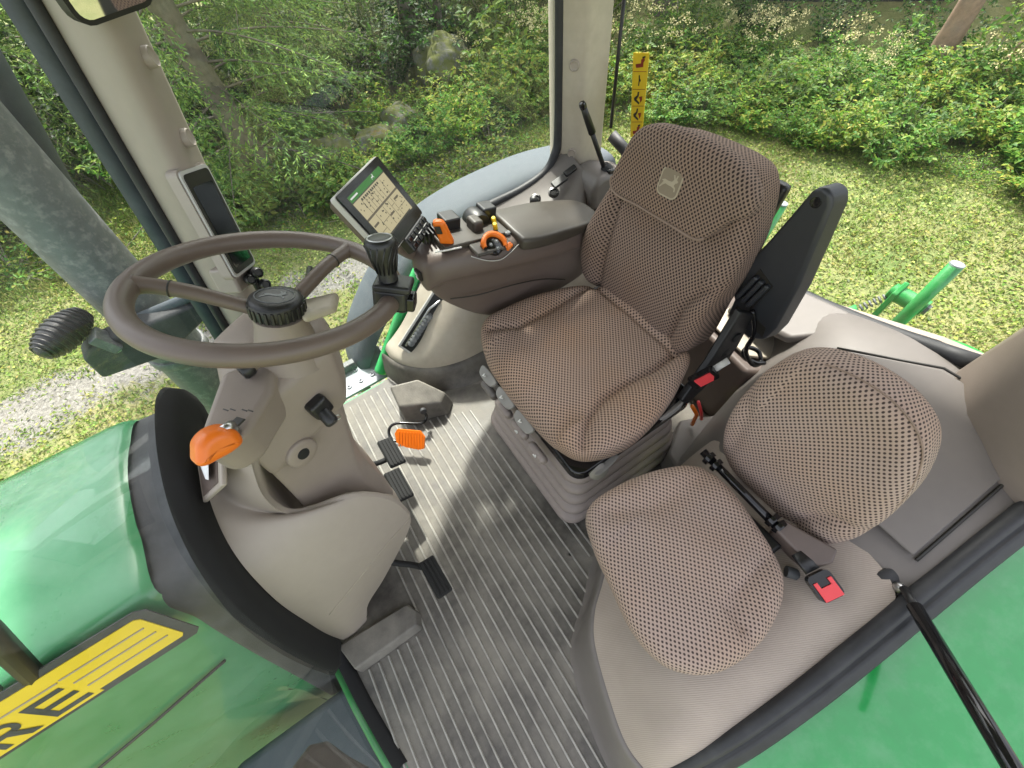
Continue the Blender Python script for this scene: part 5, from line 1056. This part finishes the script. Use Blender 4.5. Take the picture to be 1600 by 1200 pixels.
def rawmesh(name, V, F, colr=None):
    me = bpy.data.meshes.new(name); me.vertices.add(len(V)); me.vertices.foreach_set('co', V.astype(np.float32).ravel())
    me.loops.add(F.size); me.loops.foreach_set('vertex_index', F.astype(np.int32).ravel()); me.polygons.add(len(F))
    k = F.shape[1]; me.polygons.foreach_set('loop_start', np.arange(0, F.size, k, dtype=np.int32)); me.polygons.foreach_set('loop_total', np.full(len(F), k, np.int32))
    if colr is not None:
        a = me.color_attributes.new('Col', 'FLOAT_COLOR', 'POINT'); a.data.foreach_set('color', np.concatenate([colr, np.ones((len(colr), 1))], 1).astype(np.float32).ravel())
    me.update(); me.validate(); return me
def put(name, me, m, parent=None, loc=None, rz=0, s=1):
    if m and not me.materials: me.materials.append(M[m])
    o = bpy.data.objects.new(name, me); col.objects.link(o)
    if parent is not None: o.parent = parent
    if loc is not None: o.location = loc; o.rotation_euler = (0, 0, rz); o.scale = (s, s, s) if not hasattr(s, '__len__') else s
    return o
def pal(cols, n, jit=.22):
    c = np.array(cols)[rng.randint(0, len(cols), n)]; return c * (1 + jit * rng.randn(n, 1)).clip(.45, 1.7) * (1 + .08 * rng.randn(n, 3)).clip(.7, 1.3)
YG = [(.23, .34, .05), (.16, .29, .045), (.32, .38, .06), (.12, .25, .04), (.20, .34, .055), (.44, .44, .09)]
MG = [(.10, .21, .035), (.13, .25, .04), (.07, .17, .03), (.17, .27, .045), (.23, .30, .055)]
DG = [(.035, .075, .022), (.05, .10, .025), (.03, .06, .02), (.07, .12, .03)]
def ground_z(x, y): return GZ + hnoise(x, y) + .35 * max(0, min(1, (math.hypot(x - 1, y) - 6) / 6))
def shrub_mesh(name, seed, h=1.1, r=.6, stems=46, leaf=.062, cols=YG, nl=5, sparse=1.0):
    global rng
    rng = np.random.RandomState(seed); P = []; D = []; N = []; stemV = []; stemF = []
    for s in range(stems):
        a = rng.rand() * 6.283; rr = r * math.sqrt(rng.rand()); b = np.array([math.cos(a) * rr * .35, math.sin(a) * rr * .35, 0]); hh2 = h * (.55 + .5 * rng.rand()) * (1 - .35 * (rr / r) ** 2)
        e = np.array([math.cos(a) * rr, math.sin(a) * rr, hh2]); lean = np.array([math.cos(a), math.sin(a), 0]) * .12
        nn = int(9 * sparse); pts = []
        for k in range(nn + 1):
            t = k / nn; p = b + (e - b) * t + lean * t * t - np.array([0, 0, .10 * t ** 3]); pts.append(p)
            if t > .12:
                az = rng.rand() * 6.283; d = np.array([math.cos(az), math.sin(az), .25 + .3 * rng.randn() * .5]); d /= np.linalg.norm(d); up = np.array([0, 0, 1.]) + .35 * rng.randn(3)
                side = np.cross(d, up); side /= np.linalg.norm(side)
                for q in range(nl):
                    tt = (q // 2 + 1) / (nl // 2 + 1); sg = 1 if q % 2 else -1
                    base = p + d * leaf * 1.5 * tt
                    dr = d if q == nl - 1 else d * .55 + side * sg * .85
                    P.append(base); D.append(dr + .2 * rng.randn(3)); N.append(up + .3 * rng.randn(3))
        i0 = len(stemV)
        for k in range(0, nn + 1, 2):
            w_ = .006 * (1 - .6 * k / nn)
            for c_ in range(3): stemV.append(pts[k] + np.array([math.cos(2.1 * c_) * w_, math.sin(2.1 * c_) * w_, 0]))
        m_ = (nn // 2)
        for k in range(m_):
            for c_ in range(3): a0 = i0 + k * 3 + c_; a1 = i0 + k * 3 + (c_ + 1) % 3; stemF.append((a0, a1, a1 + 3, a0 + 3))
    n = len(P); P = np.array(P); cl = pal(cols, n)
    fm_ = leafmesh(name, P, np.array(D), np.array(N), leaf * (.7 + .6 * rng.rand(n)), leaf * .52 * (.8 + .4 * rng.rand(n)), cl)
    fm_.materials.append(M['leaf'])
    sm = rawmesh(name + '_stem', np.array(stemV), np.array(stemF)); sm.materials.append(M['wood'])
    return fm_, sm
kinds = {
 'yg': [shrub_mesh('yellow_foliage', 21 + k, 1.05, .66, 46, .088, YG) for k in range(3)],
 'mg': [shrub_mesh('green_foliage', 31 + k, .95, .66, 48, .078, MG) for k in range(3)],
 'lo': [shrub_mesh('low_foliage', 41 + k, .42, .55, 42, .048, YG + MG, 3, .6) for k in range(2)],
 'br': [shrub_mesh('broad_foliage', 51 + k, .8, .5, 30, .10, MG + YG[:2], 5, .8) for k in range(2)],
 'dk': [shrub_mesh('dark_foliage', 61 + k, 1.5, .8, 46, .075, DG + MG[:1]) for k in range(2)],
}
# cream flower heads for the meadow plants
def blossom_mesh(seed):
    r_ = np.random.RandomState(seed); V = []; F = []
    for k in range(15):
        c = np.array([r_.randn() * .30, r_.randn() * .28, .85 + .35 * r_.rand()])
        for q in range(26):
            p = c + r_.randn(3) * np.array([.045, .045, .03]); s_ = .010 + .006 * r_.rand(); u = unit(r_.randn(3)); w_ = unit(np.cross(u, r_.randn(3))); i0 = len(V)
            V += [p + u * s_, p + w_ * s_, p - u * s_, p - w_ * s_]; F.append((i0, i0 + 1, i0 + 2, i0 + 3))
    me = rawmesh('blossom', np.array(V), np.array(F)); me.materials.append(M['blossom']); return me
bl = [blossom_mesh(5), blossom_mesh(6)]
NAMES = {'yg': ('shrub', 'yellow green leafy shrub in the thicket behind the lawn', 'shrub', 'yellow green shrubs'),
         'mg': ('bush', 'mid green leafy bush in the thicket behind the lawn', 'bush', 'mid green bushes'),
         'lo': ('low_plant', 'low leafy plant growing at the lawn edge', 'plant', 'low plants at the lawn edge'),
         'br': ('sapling', 'broad leaved sapling at the foot of the spruce trees', 'sapling', 'broad leaved saplings'),
         'dk': ('dark_shrub', 'dark leafy shrub in the shade at the back', 'shrub', 'dark shrubs at the back'),
         'fl': ('flowering_herb', 'tall green herb with cream flower heads in the thicket', 'herb', 'flowering herbs')}
def plant(kind, x, y, s=1.0, r_=random):
    nm, lab, cat, grp = NAMES[kind]; k = kind if kind != 'fl' else 'mg'
    e = bpy.data.objects.new(nm, None); col.objects.link(e); e.location = (x, y, ground_z(x, y) - .03); e.rotation_euler = (0, 0, r_.uniform(0, 6.28)); e.scale = (s, s, s * r_.uniform(.85, 1.15)); tag(e, lab, cat, grp)
    f_, s_ = r_.choice(kinds[k])
    o = bpy.data.objects.new('foliage', f_); col.objects.link(o); o.parent = e
    o = bpy.data.objects.new('stems', s_); col.objects.link(o); o.parent = e
    if kind == 'fl': o = bpy.data.objects.new('blossom', r_.choice(bl)); col.objects.link(o); o.parent = e
rs = random.Random(4)
def curve_pt(pts, t):
    n = len(pts) - 1; i = min(int(t * n), n - 1); f = t * n - i; return pts[i][0] + (pts[i + 1][0] - pts[i][0]) * f, pts[i][1] + (pts[i + 1][1] - pts[i][1]) * f
edge = [(2.5, 4.9), (3.2, 4.75), (4.0, 4.35), (4.7, 3.75), (5.3, 2.9), (5.75, 2.0), (6.0, 1.1), (5.85, .2), (5.9, -.8)]
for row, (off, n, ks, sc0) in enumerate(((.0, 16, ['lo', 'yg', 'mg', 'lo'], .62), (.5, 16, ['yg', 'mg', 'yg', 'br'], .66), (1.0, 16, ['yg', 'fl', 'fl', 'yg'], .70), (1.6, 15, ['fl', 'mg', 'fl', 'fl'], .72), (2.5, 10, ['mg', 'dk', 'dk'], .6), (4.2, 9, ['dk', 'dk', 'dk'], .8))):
    for i in range(n):
        x, y = curve_pt(edge, (i + .5 + rs.uniform(-.3, .3)) / n); dx, dy = x - 1.2, y - .4; d = math.hypot(dx, dy)
        plant(rs.choice(ks), x + dx / d * off + rs.uniform(-.15, .15), y + dy / d * off + rs.uniform(-.15, .15), sc0 * rs.uniform(.8, 1.15), rs)
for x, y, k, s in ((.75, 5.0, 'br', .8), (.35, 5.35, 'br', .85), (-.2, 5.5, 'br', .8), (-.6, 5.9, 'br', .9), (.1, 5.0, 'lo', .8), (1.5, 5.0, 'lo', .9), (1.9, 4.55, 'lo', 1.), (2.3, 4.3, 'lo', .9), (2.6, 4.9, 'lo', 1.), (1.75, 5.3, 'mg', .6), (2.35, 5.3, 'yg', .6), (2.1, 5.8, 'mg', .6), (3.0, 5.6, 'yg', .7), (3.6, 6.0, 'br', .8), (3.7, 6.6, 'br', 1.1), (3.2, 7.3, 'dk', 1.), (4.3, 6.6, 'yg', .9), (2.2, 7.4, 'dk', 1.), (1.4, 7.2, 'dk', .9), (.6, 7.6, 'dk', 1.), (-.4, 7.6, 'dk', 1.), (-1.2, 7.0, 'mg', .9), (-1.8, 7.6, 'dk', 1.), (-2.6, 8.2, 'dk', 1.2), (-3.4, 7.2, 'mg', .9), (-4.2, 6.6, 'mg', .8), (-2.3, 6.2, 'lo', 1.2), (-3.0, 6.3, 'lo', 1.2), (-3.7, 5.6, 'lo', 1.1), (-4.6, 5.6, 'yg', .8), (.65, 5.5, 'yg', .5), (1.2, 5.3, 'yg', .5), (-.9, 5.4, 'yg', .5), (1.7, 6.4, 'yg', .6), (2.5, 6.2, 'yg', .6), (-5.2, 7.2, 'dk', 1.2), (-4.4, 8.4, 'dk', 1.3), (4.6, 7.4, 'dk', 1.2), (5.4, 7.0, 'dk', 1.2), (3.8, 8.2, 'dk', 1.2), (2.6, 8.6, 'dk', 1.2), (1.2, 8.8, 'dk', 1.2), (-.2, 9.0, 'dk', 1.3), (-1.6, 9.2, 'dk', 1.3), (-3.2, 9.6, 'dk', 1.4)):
    plant(k, x, y, s * rs.uniform(.9, 1.1), rs)

# spruce trees
def limb_mesh(name, seed, dead=False, nbr=54, z0=.35, z1=3.2, L0=2.1):
    r_ = np.random.RandomState(seed); P = []; D = []; W = []; Ls = []; tw = []
    for b in range(nbr):
        t = b / nbr; z = z0 + (z1 - z0) * t; a = b * 2.399 + r_.randn() * .2; L = L0 * (1 - .35 * t) * (.7 + .4 * r_.rand())
        o = np.array([math.cos(a), math.sin(a), 0.]); sd = np.array([-o[1], o[0], 0.])
        pts = [np.array([0, 0, z]) + o * L * q + np.array([0, 0, 1.]) * L * (.10 * q - .42 * q ** 2 + .12 * q ** 4) for q in np.linspace(0, 1, 15)]
        tw.append((pts, .016 * (1 - .3 * t)))
        for k in range(3, 15):
            p = pts[k]; d0 = unit(pts[k] - pts[k - 1]); q = k / 14
            for sg in (-1, 1):
                l2 = L * .30 * math.sin(math.pi * min(1, .25 + q * .85)) ** .8 * (.6 + .6 * r_.rand()); dd = unit(d0 * .75 + sd * sg * .8 + np.array([0, 0, -.22 + .1 * r_.randn()])); m_ = max(3, int(l2 / .028))
                for j in range(m_):
                    c = p + dd * l2 * (j / m_) + np.array([0, 0, -.22 * l2 * (j / m_) ** 2])
                    for h in range(4):
                        P.append(c + r_.randn(3) * .008); D.append(dd + r_.randn(3) * .55 + np.array([0, 0, -.05])); Ls.append(.040 + .02 * r_.rand())
    n = len(P); cols_ = np.array([(.11, .19, .05), (.14, .24, .055), (.20, .31, .06), (.09, .16, .05), (.28, .37, .075)])[r_.randint(0, 5, n)] * (1 + .25 * r_.randn(n, 1)).clip(.4, 1.8)
    fm_ = leafmesh(name, np.array(P), np.array(D), unit(r_.randn(n, 3) + np.array([0, 0, .7])), np.array(Ls), .0125, cols_, .0, .05, .5); fm_.materials.append(M['needle'])
    return fm_, tw
def tubes_mesh(name, tw, m):
    V = []; F = []
    for pts, r0 in tw:
        i0 = len(V); N_ = len(pts)
        for k, p in enumerate(pts):
            w_ = r0 * (1 - .85 * k / N_)
            for c_ in range(4): V.append(np.array(p) + np.array([0, math.cos(1.57 * c_) * w_, math.sin(1.57 * c_) * w_]))
        for k in range(N_ - 1):
            for c_ in range(4): a = i0 + k * 4 + c_; b = i0 + k * 4 + (c_ + 1) % 4; F.append((a, b, b + 4, a + 4))
    me = rawmesh(name, np.array(V), np.array(F)); me.materials.append(M[m]); return me
sprc = []
for sd_ in (3, 8):
    f_, tw = limb_mesh('needles', sd_); sprc.append((f_, tubes_mesh('limbs', tw, 'bark')))
f_, tw = limb_mesh('needles', 15, nbr=26, z0=3.2, z1=6.2, L0=1.1); upper = (f_, tubes_mesh('limbs', tw, 'bark'))
def trunk_mesh(name, h, r0, m, lean=.0, n=14, seed=1):
    r_ = np.random.RandomState(seed); V = []; F = []; K = 16
    for k in range(K + 1):
        t = k / K; z = h * t - .2; w_ = r0 * (1 - .75 * t) * (1 + .55 * math.exp(-t * h / .22))
        for c_ in range(n): a = 6.2832 * c_ / n; q = w_ * (1 + .10 * math.sin(3 * a + 5 * t) * math.exp(-t * 3) + .05 * r_.randn()); V.append((math.cos(a) * q + lean * t * h, math.sin(a) * q, z))
    for k in range(K):
        for c_ in range(n): a = k * n + c_; b = k * n + (c_ + 1) % n; F.append((a, b, b + n, a + n))
    me = rawmesh(name, np.array(V), np.array(F)); me.polygons.foreach_set('use_smooth', [True] * len(me.polygons)); me.materials.append(M[m]); return me
tr_sp = trunk_mesh('trunk', 6.6, .15, 'bark', 0, 16, 2)
for i, (x, y, s, lab) in enumerate(((-.05, 6.15, 1.0, 'spruce tree with drooping lower branches behind the pillar display'), (.95, 7.6, 1.0, 'spruce tree in the shade behind the monitor'), (-2.3, 8.4, 1.05, 'spruce tree behind the front pillar'), (5.0, 8.0, 1.1, 'spruce tree behind the rear pillar'), (6.9, 6.3, 1.1, 'spruce tree with hanging branches behind the yellow sticker'), (9.6, .9, 1.1, 'spruce tree at the far right behind the thicket'))):
    e = bpy.data.objects.new('spruce_tree', None); col.objects.link(e); e.location = (x, y, ground_z(x, y)); e.rotation_euler = (0, 0, i * 1.7 + .4); e.scale = (s, s, s); tag(e, lab, 'tree', 'spruce trees')
    put('trunk', tr_sp, None, e)
    for k, (fm_, lm_) in enumerate((sprc[i % 2], upper)): put('crown', fm_, None, e); put('branches', lm_, None, e)
# deciduous trunks with loose crowns
def crown_mesh(name, seed, n=2600, r=1.5, z=4.4, leafs=.075, cols=MG):
    r_ = np.random.RandomState(seed); cl = r_.randn(34, 3) * np.array([r * .55, r * .55, r * .6]); c = cl[r_.randint(0, 34, n)] + r_.randn(n, 3) * .28; c[:, 2] += z
    return leafmesh(name, c, unit(r_.randn(n, 3)), unit(r_.randn(n, 3) * .6 + np.array([0, 0, 1])), leafs * (.7 + .6 * r_.rand(n)), leafs * .6, pal(cols, n))
cr = crown_mesh('leaves', 9); cr.materials.append(M['leaf'])
for x, y, r0, m, lean, h, lab in ((4.1, 7.9, .055, 'birch', .01, 6, 'slim birch trunk in the wood behind the boulder'), (3.0, 7.9, .13, 'bark', .02, 7, 'dark thick trunk in the wood behind the monitor'), (7.55, 2.35, .125, 'pine', -.03, 8, 'reddish pine trunk rising from the thicket at the right'), (8.15, 1.75, .09, 'pine', -.03, 8, 'thinner grey pine trunk near the right edge'), (3.45, 7.7, .06, 'bark', .0, 6, 'thin grey trunk beside the birch')):
    e = bpy.data.objects.new('leafy_tree' if m != 'pine' else 'pine_tree', None); col.objects.link(e); e.location = (x, y, ground_z(x, y)); tag(e, lab, 'tree')
    put('trunk', trunk_mesh('trunk', h, r0, m, lean, 14, int(x * 10)), None, e); put('crown', cr, None, e).location = (lean * h, 0, h - 4.6)
# the wood beyond, one dark mass
r_ = np.random.RandomState(77); n = 26000
ang_ = r_.uniform(-.45, 2.55, n); dist = 11.2 + 2.6 * r_.rand(n) ** 1.0; zz = GZ + .3 + 6.0 * r_.rand(n) ** 1.35
c = np.stack([1 + np.cos(ang_) * dist, np.sin(ang_) * dist, zz], 1) + r_.randn(n, 3) * .15
fw = leafmesh('far_wood', c, unit(r_.randn(n, 3)), unit(r_.randn(n, 3) * .7 + np.array([0, 0, 1])), .20 * (.6 + .8 * r_.rand(n)), .13, pal(DG, n, .3)); fwo = put('far_wood', fw, 'leaf'); fwo['kind'] = 'stuff'; fwo['label'] = 'dark green wood beyond the thicket'
# grass blades, thin on the gravel wheel tracks
r_ = np.random.RandomState(5); n = 230000
gx = r_.uniform(-5.5, 7.0, n); gy = r_.uniform(-1.6, 8.6, n)
bare = np.exp(-((gy - 3.85 - .12 * np.sin(gx * 1.3)) / .30) ** 2) * (gx < .6) + np.exp(-((gy - 2.45 - .1 * np.sin(gx * 1.7 + 1)) / .28) ** 2) * (gx < 0)
keep = (r_.rand(n) > .92 * bare) & ((np.hypot(gx - 1, gy) < 6.6) | ((gx < -.5) & (np.hypot(gx - 1, gy) < 9))) & ~((np.abs(gy - .65) < .9) & (gx < 2.3)); gx, gy = gx[keep], gy[keep]; n = len(gx)
gz = np.array([ground_z(a, b) for a, b in zip(gx, gy)]); patch = np.sin(gx * 2.1 + 1.7 * np.sin(gy * 1.6)) * np.sin(gy * 2.6 + gx * .6)
hgt = (.022 + .026 * r_.rand(n)) * (1 + .5 * patch) * (1 + 1.6 * np.clip((gy - 4.9) * .6, 0, 1) * (gx < 1.5))
cg = np.array([(.19, .30, .055), (.26, .36, .075), (.15, .25, .045), (.36, .38, .12), (.40, .37, .15)])[np.clip((r_.rand(n) * 4 + patch * 1.2 + .4).astype(int), 0, 4)] * (1 + .2 * r_.randn(n, 1)).clip(.5, 1.6)
gm = leafmesh('grass', np.stack([gx, gy, gz - .004], 1), np.stack([r_.randn(n) * .6, r_.randn(n) * .6, np.full(n, .7)], 1), r_.randn(n, 3), hgt, .008 + .006 * r_.rand(n), cg, 0, .25, .4); go = put('grass', gm, 'blade'); go['kind'] = 'stuff'; go['label'] = 'short yellow green lawn grass around the tractor'
n2 = 70000; ix = r_.randint(0, n, n2); n2 = len(ix)
cp = np.stack([gx[ix] + r_.randn(n2) * .05, gy[ix] + r_.randn(n2) * .05, gz[ix] + .012 + .015 * r_.rand(n2)], 1)
cm = leafmesh('clover', cp, unit(r_.randn(n2, 3) * np.array([1, 1, .25])), unit(r_.randn(n2, 3) * .35 + np.array([0, 0, 1])), .022 + .02 * r_.rand(n2), .018 + .012 * r_.rand(n2), pal([(.22, .34, .06), (.29, .39, .08), (.16, .27, .05), (.38, .42, .11)], n2, .25)); co_ = put('clover', cm, 'blade'); co_['kind'] = 'stuff'; co_['label'] = 'small clover leaves scattered through the lawn'
# boulders, stump, rail, shed
def rock(name, x, y, s, seed, lab, dz=0, m='rock'):
    bm = bmesh.new(); bmesh.ops.create_icosphere(bm, subdivisions=4, radius=1); r_ = np.random.RandomState(seed); ks = r_.randn(7, 3); ph = r_.rand(7) * 6
    for v in bm.verts:
        c = np.array(v.co); d = sum(.11 / (i * .4 + 1) * math.sin(2.1 * (i * .5 + 1) * ks[i] @ c + ph[i]) for i in range(7)); v.co = Vector(c * (1 + d))
    me = bpy.data.meshes.new(name); bm.to_mesh(me); bm.free(); me.polygons.foreach_set('use_smooth', [True] * len(me.polygons)); me.materials.append(M[m])
    o = put(name, me, None, None, (x, y, ground_z(x, y) + dz), seed, s); tag(o, lab, 'boulder' if m == 'rock' else 'stump'); return o
rock('boulder', 2.95, 6.65, (.42, .38, .44), 6, 'tall mossy boulder standing at the edge of the wood', .22)
rock('boulder', 1.85, 6.0, (.34, .30, .26), 2, 'low mossy boulder between monitor and tall boulder', .08)
rock('boulder', 1.35, 5.85, (.30, .26, .22), 3, 'small grey boulder under the spruce branches', .06)
rock('boulder', .75, 6.0, (.42, .34, .30), 4, 'wide shaded boulder beside the spruce trunk', .1)
rock('boulder', 3.9, 6.9, (.26, .22, .16), 5, 'flat pale stone right of the tall boulder', .03)
lg = tube('fallen_log', [(3.15, 6.9, ground_z(3.1, 6.9) + .12), (4.1, 6.8, ground_z(4.1, 6.8) + .10)], lambda t: .055 - .02 * t, 'birch', None, n=10); tag(lg, 'pale fallen birch log behind the tall boulder', 'log')
rail = tube('fence_rail', [(5.6, 5.6, -.62), (7.0, 4.3, -.58), (8.0, 3.0, -.55)], .035, 'wood', None, n=8); tag(rail, 'long grey wooden rail above the thicket', 'rail')
shd = thing('shed', 'dark board shed in the shade behind the thicket', 'shed', (9.0, 4.3, GZ))
a0, a1 = Vector((7.9, 6.0, GZ + .1)), Vector((9.6, 3.2, GZ + .1)); dv = (a1 - a0); nv = Vector((dv.y, -dv.x, 0)).normalized()
for k in range(16):
    p = a0.lerp(a1, (k + .5) / 16); box('board', p + Vector((0, 0, 1.1)) + nv * (.008 * (k % 2)), (dv.length / 16 * .96, .03, 2.2), 'shed', shd, ax=(dv.normalized(), nv, Vector((0, 0, 1))), bevel=0)
prism('roof', [a0 + Vector((-.3, .3, 2.2)), a1 + Vector((.2, -.4, 2.2)), a1 + Vector((1.9, .6, 3.0)), a0 + Vector((1.5, 1.3, 3.0))], (0, 0, .06), 'shed', shd, bevel=0)
db = tube('dead_branch', [(-2.6, 6.9, ground_z(-2.6, 6.9) + .25), (-2.5, 6.4, ground_z(-2.5, 6.4) + .16), (-2.35, 6.0, ground_z(-2.3, 6) + .03)], lambda t: .03 - .018 * t, 'birch', None, n=8, smooth_n=4); tag(db, 'bare pale broken branch lying in the grass at the left', 'branch')
